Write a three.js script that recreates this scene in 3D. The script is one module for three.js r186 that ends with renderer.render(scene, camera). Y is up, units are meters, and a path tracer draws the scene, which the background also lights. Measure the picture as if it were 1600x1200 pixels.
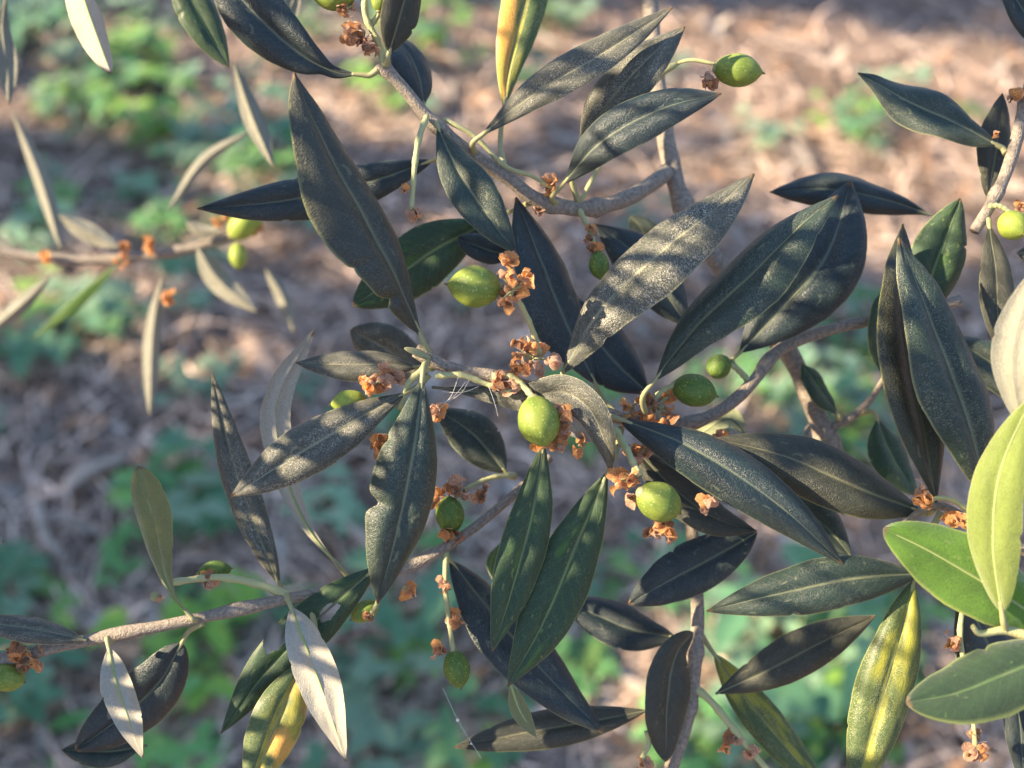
import * as THREE from 'three';
import { mergeGeometries } from 'three/addons/utils/BufferGeometryUtils.js';
import { ImprovedNoise } from 'three/addons/math/ImprovedNoise.js';

// ------------------------------------------------------------------ camera, sky, sun, exposure
const scene = new THREE.Scene();
const W = 1600, H = 1200, FOV = 35, PITCH = 42 * Math.PI / 180, CAM = new THREE.Vector3(0, 0.85, 0), F = 0.26;
const camera = new THREE.PerspectiveCamera(FOV, W / H, 0.02, 200);
const RIGHT = new THREE.Vector3(1, 0, 0), UPC = new THREE.Vector3(0, Math.cos(PITCH), -Math.sin(PITCH)), FWD = new THREE.Vector3(0, -Math.sin(PITCH), -Math.cos(PITCH));
camera.position.copy(CAM); camera.lookAt(CAM.clone().add(FWD)); camera.updateMatrixWorld();
camera.focus = 0.258; camera.userData.fStop = 10.5;
const renderer = new THREE.WebGLRenderer({ antialias: true });
renderer.setSize(1024, 768);
renderer.toneMapping = THREE.LinearToneMapping;
renderer.toneMappingExposure = 3.6;
renderer.shadowMap.enabled = true;

// clear evening sky, brighter and paler near the horizon and round the low sun
const SUN = new THREE.Vector3().addScaledVector(RIGHT, -0.86).addScaledVector(UPC, 0.36).addScaledVector(FWD, -0.42).normalize();
{
  const w = 256, h = 128, d = new Float32Array(w * h * 4);
  for (let j = 0; j < h; j++) for (let i = 0; i < w; i++) {
    const el = (j + 0.5) / h * Math.PI - Math.PI / 2, az = (i + 0.5) / w * 2 * Math.PI - Math.PI;
    const dir = new THREE.Vector3(Math.cos(el) * Math.cos(az), Math.sin(el), Math.cos(el) * Math.sin(az));
    const y = Math.max(0, dir.y), s = Math.max(0, dir.dot(SUN)), hz = Math.pow(1 - y, 3.5), glow = Math.pow(s, 6);
    let c = [0.18 + 0.36 * hz + 0.40 * glow, 0.30 + 0.29 * hz + 0.28 * glow, 0.54 + 0.12 * hz + 0.10 * glow];
    if (dir.y < 0) c = [0.14, 0.115, 0.10];
    for (let k = 0; k < 3; k++) d[(j * w + i) * 4 + k] = c[k] * 0.60;
    d[(j * w + i) * 4 + 3] = 1;
  }
  const sky = new THREE.DataTexture(d, w, h, THREE.RGBAFormat, THREE.FloatType);
  sky.mapping = THREE.EquirectangularReflectionMapping; sky.magFilter = sky.minFilter = THREE.LinearFilter; sky.needsUpdate = true;
  scene.background = sky; scene.environment = sky;
}
const sun = new THREE.DirectionalLight(new THREE.Color().setRGB(1.0, 0.80, 0.55), 5);
sun.position.copy(SUN).multiplyScalar(12).add(new THREE.Vector3(0, 0.6, -0.6)); sun.target.position.set(0, 0.6, -0.6);
sun.castShadow = true; sun.shadow.radius = 1; sun.shadow.mapSize.set(4096, 4096);
Object.assign(sun.shadow.camera, { left: -3, right: 3, top: 3, bottom: -3, near: 0.5, far: 30 });
scene.add(sun, sun.target);

// ------------------------------------------------------------------ helpers
function mulberry(a) { return () => { a |= 0; a = a + 0x6D2B79F5 | 0; let t = Math.imul(a ^ a >>> 15, 1 | a); t = t + Math.imul(t ^ t >>> 7, 61 | t) ^ t; return ((t ^ t >>> 14) >>> 0) / 4294967296; }; }
const rnd = mulberry(20417), R = (a, b) => a + (b - a) * rnd(), noise = new ImprovedNoise(), nz = (x, y, z = 0) => noise.noise(x, y, z);
const clamp = (x, a = 0, b = 1) => Math.min(b, Math.max(a, x)), sm = (a, b, x) => { const t = clamp((x - a) / (b - a)); return t * t * (3 - 2 * t); }, mix = (a, b, t) => a + (b - a) * t;
const V3 = (x, y, z) => new THREE.Vector3(x, y, z);
const K = 2 * Math.tan(FOV * Math.PI / 360) / H;                        // metres per pixel at one metre
const depthOf = (z) => F - z / 100;                                     // z: centimetres nearer than the plane in focus
const P = ([x, y, z = 0]) => { const d = depthOf(z); return CAM.clone().addScaledVector(FWD, d).addScaledVector(RIGHT, (x - W / 2) * K * d).addScaledVector(UPC, (H / 2 - y) * K * d); };
const px = (n, z = 0) => n * K * depthOf(z);
function groundPoint(x, y, h = 0) { const d = FWD.clone().addScaledVector(RIGHT, (x - W / 2) * K).addScaledVector(UPC, (H / 2 - y) * K); return CAM.clone().addScaledVector(d, (h - CAM.y) / d.y); }
const taken = {};
function numbered(n) { taken[n] = (taken[n] ?? -1) + 1; return taken[n] ? `${n}_${String(taken[n]).padStart(3, '0')}` : n; }
function shade(o) { o.castShadow = true; o.receiveShadow = true; return o; }
function thing(name, label, category, pos, group) {
  const o = new THREE.Group(); o.name = numbered(name); o.position.copy(pos); o.userData = { label, category }; if (group) o.userData.group = group; scene.add(o); return o;
}
function part(name, geo, mat, parent, label) {          // geometry is in world metres; it is moved under its parent
  let off = V3(0, 0, 0); for (let p = parent; p && p !== scene; p = p.parent) off.add(p.position);
  geo.translate(-off.x, -off.y, -off.z);
  const m = shade(new THREE.Mesh(geo, mat)); m.name = name; if (label) m.userData.label = label; parent.add(m); return m;
}
function structure(m, name, kind = 'structure') { m.name = name; m.userData.kind = kind; shade(m); scene.add(m); return m; }

// a swept tube of uneven radius along a curve
function sweep(pts, rad, { seg = 40, ring = 9, wob = 0.05, flat = 1, seed = 0, cap = true } = {}) {
  const c = pts.length > 1 && pts.isCurve !== true ? new THREE.CatmullRomCurve3(pts, false, 'centripetal') : pts, fr = c.computeFrenetFrames(seg, false);
  const pos = [], uv = [], idx = [], L = c.getLength();
  for (let i = 0; i <= seg; i++) {
    const t = i / seg, p = c.getPointAt(t), r0 = rad(t);
    for (let j = 0; j <= ring; j++) {
      const a = j / ring * Math.PI * 2, r = r0 * (1 + wob * nz(Math.cos(a) * 1.3 + seed, Math.sin(a) * 1.3, t * L * 160 + seed));
      const q = p.clone().addScaledVector(fr.normals[i], Math.cos(a) * r).addScaledVector(fr.binormals[i], Math.sin(a) * r * flat);
      pos.push(q.x, q.y, q.z); uv.push(j / ring, t * L * 40);
    }
  }
  for (let i = 0; i < seg; i++) for (let j = 0; j < ring; j++) { const a = i * (ring + 1) + j, b = a + ring + 1; idx.push(a, a + 1, b, b, a + 1, b + 1); }
  if (cap) for (const [row, s] of [[0, 1], [seg, -1]]) {
    const p = c.getPointAt(row / seg), n = pos.length / 3; pos.push(p.x, p.y, p.z); uv.push(0.5, 0);
    for (let j = 0; j < ring; j++) { const a = row * (ring + 1) + j; s > 0 ? idx.push(n, a + 1, a) : idx.push(n, a, a + 1); }
  }
  const g = new THREE.BufferGeometry(); g.setAttribute('position', new THREE.Float32BufferAttribute(pos, 3)); g.setAttribute('uv', new THREE.Float32BufferAttribute(uv, 2)); g.setIndex(idx); g.computeVertexNormals();
  return g;
}

// ------------------------------------------------------------------ textures
const enc = (v) => { v = clamp(v); return 255 * (v <= 0.0031308 ? v * 12.92 : 1.055 * Math.pow(v, 1 / 2.4) - 0.055); };
function tex(w, h, f, srgb = true) {
  const d = new Uint8Array(w * h * 4);
  for (let j = 0; j < h; j++) for (let i = 0; i < w; i++) { const c = f(i / w, j / h, i, j); const o = (j * w + i) * 4; for (let k = 0; k < 3; k++) d[o + k] = srgb ? enc(c[k]) : 255 * clamp(c[k] ?? c[0]); d[o + 3] = 255; }
  const t = new THREE.DataTexture(d, w, h); t.wrapS = t.wrapT = THREE.RepeatWrapping; t.magFilter = THREE.LinearFilter; t.minFilter = THREE.LinearMipmapLinearFilter; t.generateMipmaps = true; if (srgb) t.colorSpace = THREE.SRGBColorSpace; t.needsUpdate = true; return t;
}
const hash = (i, j, s = 0) => { let h = Math.imul(i + 374761 * s, 374761393) + Math.imul(j, 668265263) | 0; h = Math.imul(h ^ h >>> 13, 1274126177); return ((h ^ h >>> 16) >>> 0) / 4294967296; };
// u 0..0.48 upper side, 0.49..0.51 rim, 0.52..1 under side; v runs from base to tip
const vein = (s, v) => { const q = s * 15 - Math.abs(v) * 2.6 + (v > 0 ? 0.45 : 0) + 0.25 * nz(s * 9, v * 3, 4); return Math.exp(-Math.pow((q - Math.round(q)) * 11, 2)) * sm(0.02, 0.12, Math.abs(v)) * sm(1, 0.7, Math.abs(v)); };
function grain(i, j, seed) { const a = hash(i >> 1, j >> 1, seed + 1), b = hash(Math.floor(i / 3), Math.floor(j / 4), seed + 7), c = hash(Math.floor((i + 1) / 3), Math.floor((j + 2) / 4), seed + 3); return 0.62 * a + 0.23 * b + 0.15 * c; }
function leafTexture(o, seed) {
  return tex(384, 1024, (u, s, i, j) => {
    const top = u < 0.5, v = top ? u / 0.48 * 2 - 1 : (u - 0.52) / 0.48 * 2 - 1, av = Math.abs(v);
    if (u > 0.484 && u < 0.516) return o.rim;
    const col = (top ? o.up : o.under).slice();
    const lo = nz(s * 5 + seed, v * 1.6, seed) * 0.5 + nz(s * 17, v * 5 + seed, 2) * 0.3;
    for (let k = 0; k < 3; k++) col[k] *= 1 + (top ? 0.35 : 0.16) * lo;
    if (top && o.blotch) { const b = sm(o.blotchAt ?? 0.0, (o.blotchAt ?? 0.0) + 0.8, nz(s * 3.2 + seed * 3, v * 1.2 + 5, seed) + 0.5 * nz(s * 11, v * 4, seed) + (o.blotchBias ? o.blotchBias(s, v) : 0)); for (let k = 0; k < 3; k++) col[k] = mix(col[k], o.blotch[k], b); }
    if (o.blotch2 && top) { const b = sm(-0.05, 0.4, nz(s * 4 + 31, v * 1.4 + 8, seed) + (o.blotch2Bias ? o.blotch2Bias(s, v) : 0)); for (let k = 0; k < 3; k++) col[k] = mix(col[k], o.blotch2[k], b); }
    const vn = vein(s, v) * (top ? 0.06 : 0.07); for (let k = 0; k < 3; k++) col[k] = mix(col[k], o.vein[k], vn);
    // pale scales scattered on the skin
    const g = grain(i, j, seed), clump = 0.5 + 0.5 * nz(s * 24, v * 6, seed + 9);
    const sp = sm(0.55, 1.0, g + 0.08 * clump) * (top ? o.speck * (0.35 + 0.9 * sm(-0.25, 0.35, nz(s * 6 + seed, v * 2.2, seed + 4) + 0.25 * Math.exp(-v * v * 30))) : o.speck * 0.5); for (let k = 0; k < 3; k++) col[k] = mix(col[k], o.dust[k], sp);
    const dk = sm(0.40, 0.2, g) * 0.34; for (let k = 0; k < 3; k++) col[k] *= 1 - dk;
    // old scars
    const sc = sm(0.62, 0.7, nz(s * 26 + seed * 5, v * 7 + seed, 1.5)); for (let k = 0; k < 3; k++) col[k] = mix(col[k], o.vein[k] * 0.9, sc * 0.35);
    const mr = Math.exp(-Math.pow(v / (0.055 * (1.25 - s)), 2)) * 0.62; for (let k = 0; k < 3; k++) col[k] = mix(col[k], o.vein[k], mr);
    const ed = sm(o.wide ?? 0.93, 1, av) * 0.6; for (let k = 0; k < 3; k++) col[k] = mix(col[k], o.rim[k], ed);
    const dt = sm(0.962, 0.985, s + 0.012 * nz(v * 3, seed, 5)) * 0.75, brn = [0.20, 0.12, 0.05]; for (let k = 0; k < 3; k++) col[k] = mix(col[k], brn[k], dt);   // dry tip
    return col;
  });
}
const leafBump = tex(384, 1024, (u, s, i, j) => {
  const top = u < 0.5, v = top ? u / 0.48 * 2 - 1 : (u - 0.52) / 0.48 * 2 - 1;
  const x = 0.5 + (grain(i, j, 3) - 0.5) * 0.55 + 0.10 * nz(s * 60, v * 16, 2) + (top ? -0.3 : 0.35) * Math.exp(-Math.pow(v / 0.05, 2)) + (top ? -0.10 : 0.08) * vein(s, v) + 0.18 * nz(s * 12, v * 3, 7);
  return [x, x, x];
}, false);
const C = {
  dark: { up: [0.016, 0.034, 0.025], under: [0.33, 0.34, 0.24], vein: [0.24, 0.25, 0.13], dust: [0.26, 0.26, 0.21], rim: [0.36, 0.36, 0.16], speck: 0.4 },
  blue: { up: [0.012, 0.025, 0.028], under: [0.33, 0.34, 0.26], vein: [0.15, 0.18, 0.12], dust: [0.20, 0.21, 0.19], rim: [0.30, 0.32, 0.17], speck: 0.3 },
  dusty: { up: [0.055, 0.060, 0.045], under: [0.36, 0.36, 0.27], vein: [0.34, 0.33, 0.20], dust: [0.50, 0.47, 0.39], rim: [0.42, 0.40, 0.22], speck: 0.75 },
  brown: { up: [0.030, 0.034, 0.023], under: [0.30, 0.29, 0.17], vein: [0.20, 0.19, 0.10], dust: [0.16, 0.15, 0.105], rim: [0.30, 0.30, 0.10], speck: 0.4 },
  green: { up: [0.022, 0.056, 0.022], under: [0.34, 0.38, 0.22], vein: [0.26, 0.34, 0.10], dust: [0.2, 0.24, 0.16], rim: [0.42, 0.46, 0.14], speck: 0.3, blotch: [0.08, 0.20, 0.012], blotchAt: 0.22 },  // blotch paints in the green glow of sun passing through the blade
  yellow: { up: [0.055, 0.095, 0.025], under: [0.42, 0.40, 0.16], vein: [0.30, 0.33, 0.12], dust: [0.5, 0.47, 0.25], rim: [0.55, 0.52, 0.16], speck: 0.5, blotch: [0.29, 0.29, 0.025], blotchAt: -0.25, blotchBias: (s, v) => (v < 0.1 ? 0.3 : -0.12) - 0.6 * v * v + 0.15 * Math.sin(s * 9) },
  orange: { up: [0.06, 0.11, 0.035], under: [0.42, 0.40, 0.16], vein: [0.46, 0.34, 0.10], dust: [0.6, 0.5, 0.25], rim: [0.55, 0.52, 0.2], speck: 0.4, blotch: [0.34, 0.32, 0.04], blotchAt: -0.2, blotchBias: (s, v) => (v > 0.2 ? -0.5 : 0.3), blotch2: [0.62, 0.33, 0.06], blotch2Bias: (s, v) => (v < 0 ? 0.5 : -0.4) - Math.abs(v + 0.35) },
  silver: { up: [0.05, 0.06, 0.04], under: [0.37, 0.345, 0.275], vein: [0.40, 0.36, 0.26], dust: [0.6, 0.55, 0.45], rim: [0.5, 0.48, 0.34], speck: 0.55 },
  young: { up: [0.11, 0.29, 0.003], under: [0.26, 0.34, 0.07], vein: [0.34, 0.46, 0.12], dust: [0.2, 0.32, 0.06], rim: [0.60, 0.62, 0.16], speck: 0.12, wide: 0.88 },
  broad: { up: [0.018, 0.055, 0.02], under: [0.26, 0.34, 0.07], vein: [0.14, 0.24, 0.08], dust: [0.1, 0.16, 0.06], rim: [0.34, 0.42, 0.12], speck: 0.1, wide: 0.84 },
  dull: { up: [0.03, 0.035, 0.025], under: [0.23, 0.225, 0.17], vein: [0.25, 0.24, 0.17], dust: [0.3, 0.28, 0.22], rim: [0.3, 0.29, 0.2], speck: 0.3 },
  pale: { up: [0.21, 0.28, 0.05], under: [0.34, 0.33, 0.12], vein: [0.24, 0.30, 0.10], dust: [0.22, 0.27, 0.08], rim: [0.6, 0.6, 0.22], speck: 0.2 },
};
const M = {};
for (const [k, o] of Object.entries(C)) {
  const trans = { young: 0.65, pale: 0.42, yellow: 0.12, orange: 0.12, green: 0.1, broad: 0.3 }[k] ?? 0, count = k === 'dark' || k === 'dusty' || k === 'blue' ? 3 : 2;
  M[k] = [...Array(count).keys()].map((n) => new THREE.MeshPhysicalMaterial({
    map: leafTexture(o, n * 13 + k.length * 3 + 1), bumpMap: leafBump, bumpScale: 0.00022, roughness: trans ? 1 : k === 'blue' ? 0.38 : 0.43, specularIntensity: 0.9, side: THREE.DoubleSide,
    clearcoat: k === 'young' || k === 'pale' ? 0.08 : trans ? 0.35 : 0.0, clearcoatRoughness: 0.42, transmission: trans, thickness: 0, sheen: trans ? 0 : k === 'blue' ? 0.12 : 0.3, sheenRoughness: 0.5, sheenColor: new THREE.Color().setRGB(0.75, 0.7, 0.6),
  }));
}
const bark = tex(128, 512, (u, v, i, j) => {
  const n = nz(Math.cos(u * 6.283) * 2, Math.sin(u * 6.283) * 2, v * 30) * 0.5 + nz(Math.cos(u * 6.283) * 6, Math.sin(u * 6.283) * 6, v * 90) * 0.3, g = hash(i, j, 4);
  const l = sm(0.55, 0.75, nz(Math.cos(u * 6.283) * 5, Math.sin(u * 6.283) * 5, v * 60 + 40)), b = 1 + 0.9 * n + 0.5 * (g - 0.5);
  return [mix(0.235 * b, 0.44, l * 0.6), mix(0.20 * b, 0.38, l * 0.6), mix(0.16 * b, 0.28, l * 0.6)];
});
const barkBump = tex(128, 512, (u, v, i, j) => { const x = 0.5 + 0.4 * nz(Math.cos(u * 6.283) * 5, Math.sin(u * 6.283) * 5, v * 60) + 0.3 * (hash(i >> 1, j >> 1, 8) - 0.5); return [x, x, x]; }, false);
M.bark = new THREE.MeshStandardMaterial({ map: bark, bumpMap: barkBump, bumpScale: 0.00032, roughness: 0.8 });
M.shadeLeaf = new THREE.MeshStandardMaterial({ color: new THREE.Color().setRGB(0.07, 0.085, 0.055), roughness: 0.5, side: THREE.DoubleSide });
M.stalk = new THREE.MeshStandardMaterial({ color: new THREE.Color().setRGB(0.40, 0.40, 0.19), roughness: 0.55, bumpMap: barkBump, bumpScale: 0.0002 });
M.petiole = new THREE.MeshStandardMaterial({ color: new THREE.Color().setRGB(0.27, 0.26, 0.125), roughness: 0.55 });
M.midrib = new THREE.MeshStandardMaterial({ color: new THREE.Color().setRGB(0.115, 0.125, 0.075), roughness: 0.55 });
M.paleRib = new THREE.MeshStandardMaterial({ color: new THREE.Color().setRGB(0.26, 0.31, 0.11), roughness: 0.6 });
const oliveTex = (a, b, seed) => tex(256, 256, (u, v, i, j) => {
  const n = 0.8 * nz(Math.cos(u * 6.283) * 5, Math.sin(u * 6.283) * 5, v * 9 + seed) + nz(Math.cos(u * 6.283) * 1.5, Math.sin(u * 6.283) * 1.5, v * 3 + seed), c = [0, 1, 2].map((k) => mix(a[k], b[k], sm(-0.5, 0.5, n)) * (1 + 0.12 * (hash(i, j, 2) - 0.5)));
  const gx = Math.floor(u * 30), gy = Math.floor(v * 24); let d = 9;
  for (let y = -1; y < 2; y++) for (let x = -1; x < 2; x++) { const cx = (gx + x + 30) % 30, cy = gy + y; if (hash(cx, cy, 5) > 0.72) continue; d = Math.min(d, Math.hypot((gx + x + hash(cx, cy, 6) - u * 30), (cy + hash(cx, cy, 7) - v * 24)) / (0.07 + 0.24 * Math.pow(hash(cx, cy, 9), 2))); }
  const w = sm(1.2, 0.4, d) * 0.42; return [mix(c[0], 0.62, w), mix(c[1], 0.66, w), mix(c[2], 0.26, w)];
});
const fruit = (a, b, s) => new THREE.MeshPhysicalMaterial({ map: oliveTex(a, b, s), roughness: 0.5, specularIntensity: 0.7, bumpMap: leafBump, bumpScale: 0.00005 });
M.olive = [fruit([0.13, 0.19, 0.03], [0.19, 0.24, 0.04], 1), fruit([0.06, 0.12, 0.02], [0.10, 0.16, 0.025], 4), fruit([0.26, 0.32, 0.05], [0.21, 0.28, 0.04], 8)];
const petalTex = tex(64, 64, (u, v, i, j) => { const n = 0.75 + 0.5 * nz(u * 7, v * 7, 3) + 0.35 * (hash(i, j, 1) - 0.5); return [0.92 * n, 0.44 * n, 0.13 * n]; });
const petalTex3 = tex(64, 64, (u, v, i, j) => { const n = 0.7 + 0.6 * nz(u * 7, v * 7, 13) + 0.35 * (hash(i, j, 8) - 0.5); return [0.52 * n, 0.24 * n, 0.09 * n]; });
const petalTex2 = tex(64, 64, (u, v, i, j) => { const n = 0.75 + 0.5 * nz(u * 7, v * 7, 9) + 0.35 * (hash(i, j, 6) - 0.5); return [0.78 * n, 0.46 * n, 0.28 * n]; });
M.petal = [petalTex, petalTex2, petalTex3].map((map) => new THREE.MeshPhysicalMaterial({ map, roughness: 1, side: THREE.DoubleSide, transmission: 0.6, thickness: 0 }));
M.pistil = new THREE.MeshStandardMaterial({ color: new THREE.Color().setRGB(0.16, 0.085, 0.035), roughness: 0.8 });

// ------------------------------------------------------------------ leaf, stem, fruit, flower builders
let leafCount = 0;
function leaf(b, kind, pts, width, o = {}) {
  const id = leafCount++, seed = id * 7.31, z = pts[pts.length >> 1][2] ?? 0;
  const tp = pts[pts.length - 1], dx = tp[0] - pts[0][0], dy = pts[0][1] - tp[1], tl = Math.hypot(dx, dy), away = (o.sh ?? ({ dark: 24, blue: 26, brown: 24, green: 20, silver: -20 }[kind] ?? 0)) * (0.9 * dy - 0.42 * dx) / tl;   // turned from the low sun
  const roll = (o.r ?? [R(-14, 14), R(-14, 14)]).map((a) => (a + away) * Math.PI / 180), mid = (roll[0] + roll[1]) / 2;
  const hw = 0.92 * px(width, z) / 2 / Math.max(0.4, Math.abs(Math.cos(mid))), curve = new THREE.CatmullRomCurve3(pts.map(P), false, 'centripetal');
  const fine = o.holes, N = fine ? 220 : 72, MM = fine ? 56 : 14, th = (o.th ?? 0.00036), fold = o.fold ?? R(0.05, 0.2), rev = o.rev ?? R(0.12, 0.3), wave = o.wave ?? R(0.03, 0.10), pk = o.pk ?? R(0.44, 0.55), pw = Math.log(0.5) / Math.log(pk), q = o.q ?? 0.86, bulge = o.bulge ?? R(0.07, 0.15), sheet = o.sheet;
  const notches = [...(o.notch ?? [])]; for (let n = 0; n < 3; n++) { const s0 = R(0.2, 0.85), d0 = R(0.03, 0.12), w0 = R(0.006, 0.02), sd = rnd() < 0.5 ? -1 : 1; if (rnd() < 0.45) notches.push([s0, d0, sd, w0]); }
  const mid0 = [], Nn = [], Ss = [];
  const prof = (s, side) => {
    let f = Math.pow(Math.max(0, Math.sin(Math.PI * Math.pow(s, pw))), q);
    f = Math.max(f, s < 0.5 ? 0.05 : 0.03) * (1 + 0.035 * nz(s * 9, side * 5, seed) + 0.012 * nz(s * 45, side * 9, seed));
    for (const n of notches) if (n[2] === side) f *= 1 - n[1] * Math.exp(-Math.pow((s - n[0]) / n[3], 2));
    return f;
  };
  const grid = (offset, flip) => {
    const pos = [], uv = [], idx = [];
    for (let i = 0; i <= N; i++) {
      const s = i / N;
      if (!mid0[i]) {
        const c = curve.getPointAt(s), T = curve.getTangentAt(s), Vd = CAM.clone().sub(c).normalize(), S = T.clone().cross(Vd).normalize(), Nv = S.clone().cross(T).normalize(), a = mix(roll[0], roll[1], s);
        mid0[i] = c; Nn[i] = Nv.clone().multiplyScalar(Math.cos(a)).addScaledVector(S, Math.sin(a)); Ss[i] = S.clone().multiplyScalar(Math.cos(a)).addScaledVector(Nv, -Math.sin(a));
      }
      for (let j = 0; j <= MM; j++) {
        const v = j / MM * 2 - 1, av = Math.abs(v), wv = hw * prof(s, v < 0 ? -1 : 1);
        let h = wv * (fold * av - rev * av * av * av + bulge * Math.sin(Math.PI * Math.pow(av, 0.85))) + hw * wave * av * Math.sin(s * 11 + seed + (v < 0 ? 1.3 : 0)) * sm(0, 0.2, s) * sm(1, 0.8, s) + hw * 0.04 * nz(s * 7, v * 2.5, seed);
        const edge = Math.sqrt(Math.max(0, 1 - Math.pow(av, 6))); h += offset * th * edge;
        const p = mid0[i].clone().addScaledVector(Ss[i], v * wv * (1 - 0.18 * fold * av)).addScaledVector(Nn[i], h);
        pos.push(p.x, p.y, p.z); uv.push(offset >= 0 ? 0.005 + 0.47 * (v + 1) / 2 : 0.525 + 0.47 * (v + 1) / 2, 0.004 + 0.992 * s);
      }
    }
    for (let i = 0; i < N; i++) for (let j = 0; j < MM; j++) {
      const s = (i + 0.5) / N, v = (j + 0.5) / MM * 2 - 1;
      if ((o.holes ?? []).some(([hs, hv, rs, rv]) => { const a = Math.atan2((v - hv) / rv, (s - hs) / rs); return Math.hypot((s - hs) / rs, (v - hv) / rv) < 1 + 0.35 * nz(Math.cos(a) * 1.6, Math.sin(a) * 1.6, seed); })) continue;
      const a = i * (MM + 1) + j, c = a + MM + 1; flip ? idx.push(a, c, a + 1, c, c + 1, a + 1) : idx.push(a, a + 1, c, c, a + 1, c + 1);
    }
    const g = new THREE.BufferGeometry(); g.setAttribute('position', new THREE.Float32BufferAttribute(pos, 3)); g.setAttribute('uv', new THREE.Float32BufferAttribute(uv, 2)); g.setIndex(idx); g.computeVertexNormals(); return g;
  };
  const set = M[kind], mat = set[id % set.length];
  const geo = sheet ? grid(0, false) : mergeGeometries([grid(0.5, false), grid(-0.5, true)]);
  const m = part('leaf', geo, mat, b, o.label);
  if (o.rib !== false) {
    const rp = []; for (let i = 0; i <= 12; i++) { const k = Math.round(i / 12 * N * 0.93); rp.push(mid0[k].clone().addScaledVector(Nn[k], 0)); }
    const w0 = px(o.ribw ?? 6, z) / 2;
    part('midrib', sweep(rp, (t) => mix(Math.min(w0, 0.00034), 0.0001, t), { seg: 30, ring: 6, cap: false, wob: 0.2, seed }), sheet || kind === 'silver' || kind === 'pale' ? M.paleRib : M.midrib, m);
  }
  if (o.p) {
    const a = P(o.p), c = mid0[0], e = mid0[Math.round(N * 0.06)], d = c.clone().sub(e).normalize().multiplyScalar(a.distanceTo(c) * 0.4);
    part('petiole', sweep([a, c.clone().add(d), c, e], (t) => mix(0.0008, 0.00042, t), { seg: 14, ring: 8, seed }), M.petiole, m);
  }
  return m;
}
function stem(b, pts, w0, w1, o = {}) {
  const z = pts[0][2] ?? 0, v = pts.map(P), r0 = px(w0, z) / 2, r1 = px(w1, pts[pts.length - 1][2] ?? 0) / 2, nodes = o.nodes ?? [];
  return part(o.name ?? 'stem', sweep(v, (t) => { let r = mix(r0, r1, t); for (const n of nodes) r *= 1 + 0.32 * Math.exp(-Math.pow((t - n) / 0.022, 2)); return r; }, { seg: o.seg ?? 90, ring: 12, wob: 0.12, seed: pts[0][0] }), o.mat ?? M.bark, b, o.label);
}
function stalk(b, pts, w = 7, name = 'fruit_stalk') { return part(name, sweep(pts.map(P), (t) => px(w, pts[0][2] ?? 0) / 2 * (1 - 0.25 * t) * (1 + 0.25 * Math.pow(Math.sin(t * 15), 8)), { seg: 32, ring: 8, seed: pts[0][1] }), M.stalk, b); }
// axis: direction in the picture (x right, y down, z to the camera) from the stalk end to the tip
function olive(b, at, len, wid, axis, k = 0, o = {}) {
  const c = P(at), d = V3(0, 0, 0).addScaledVector(RIGHT, axis[0]).addScaledVector(UPC, -axis[1]).addScaledVector(FWD, -(axis[2] ?? 0)).normalize(), L = px(len, at[2]) / 2, Rr = px(wid, at[2]) / 2;
  const pr = []; const n = 30; for (let i = 0; i <= n; i++) { const a = Math.PI * i / n, y = -Math.cos(a), taper = 1 - 0.10 * y; let r = Rr * (y > 0 ? Math.pow(1 - Math.pow(y, 1.9), o.pt ?? 0.57) : Math.pow(Math.sin(a), 0.9) ) * (y > 0 ? 1 : 1 + 0.06 * y); let yy = L * y; if (y > 0.93) { yy += L * 0.05 * (y - 0.93) / 0.07; } pr.push(new THREE.Vector2(Math.max(r, 0.00001), yy)); }
  const q = new THREE.Quaternion().setFromUnitVectors(V3(0, 1, 0), d), g = new THREE.LatheGeometry(pr, 36), pp = g.attributes.position;
  for (let i = 0; i < pp.count; i++) { const f = 1 + 0.035 * nz(pp.getX(i) * 500 + at[0], pp.getY(i) * 300, pp.getZ(i) * 500); pp.setX(i, pp.getX(i) * f); pp.setZ(i, pp.getZ(i) * f); }
  g.computeVertexNormals(); g.applyQuaternion(q); g.translate(c.x, c.y, c.z);
  const m = part('olive', g, M.olive[k], b, o.label);
  const cal = new THREE.LatheGeometry([[0.0001, -0.06], [0.16, -0.05], [0.27, 0.02], [0.24, 0.07], [0.12, 0.05]].map(([r, y]) => new THREE.Vector2(r * Rr * 1.2, y * Rr * 2 - L * 1.0)), 14); cal.applyQuaternion(q); cal.translate(c.x, c.y, c.z); part('calyx', cal, M.petiole, m);
  const tip = sweep([V3(0, L * 0.99, 0), V3(Rr * 0.02, L * 1.07, 0), V3(Rr * 0.06, L * 1.14, Rr * 0.03)], (t) => Rr * 0.075 * (1 - 0.35 * t), { seg: 6, ring: 7 }); tip.applyQuaternion(q); tip.translate(c.x, c.y, c.z); part('style_tip', tip, M.pistil, m);
  return m;
}
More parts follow.
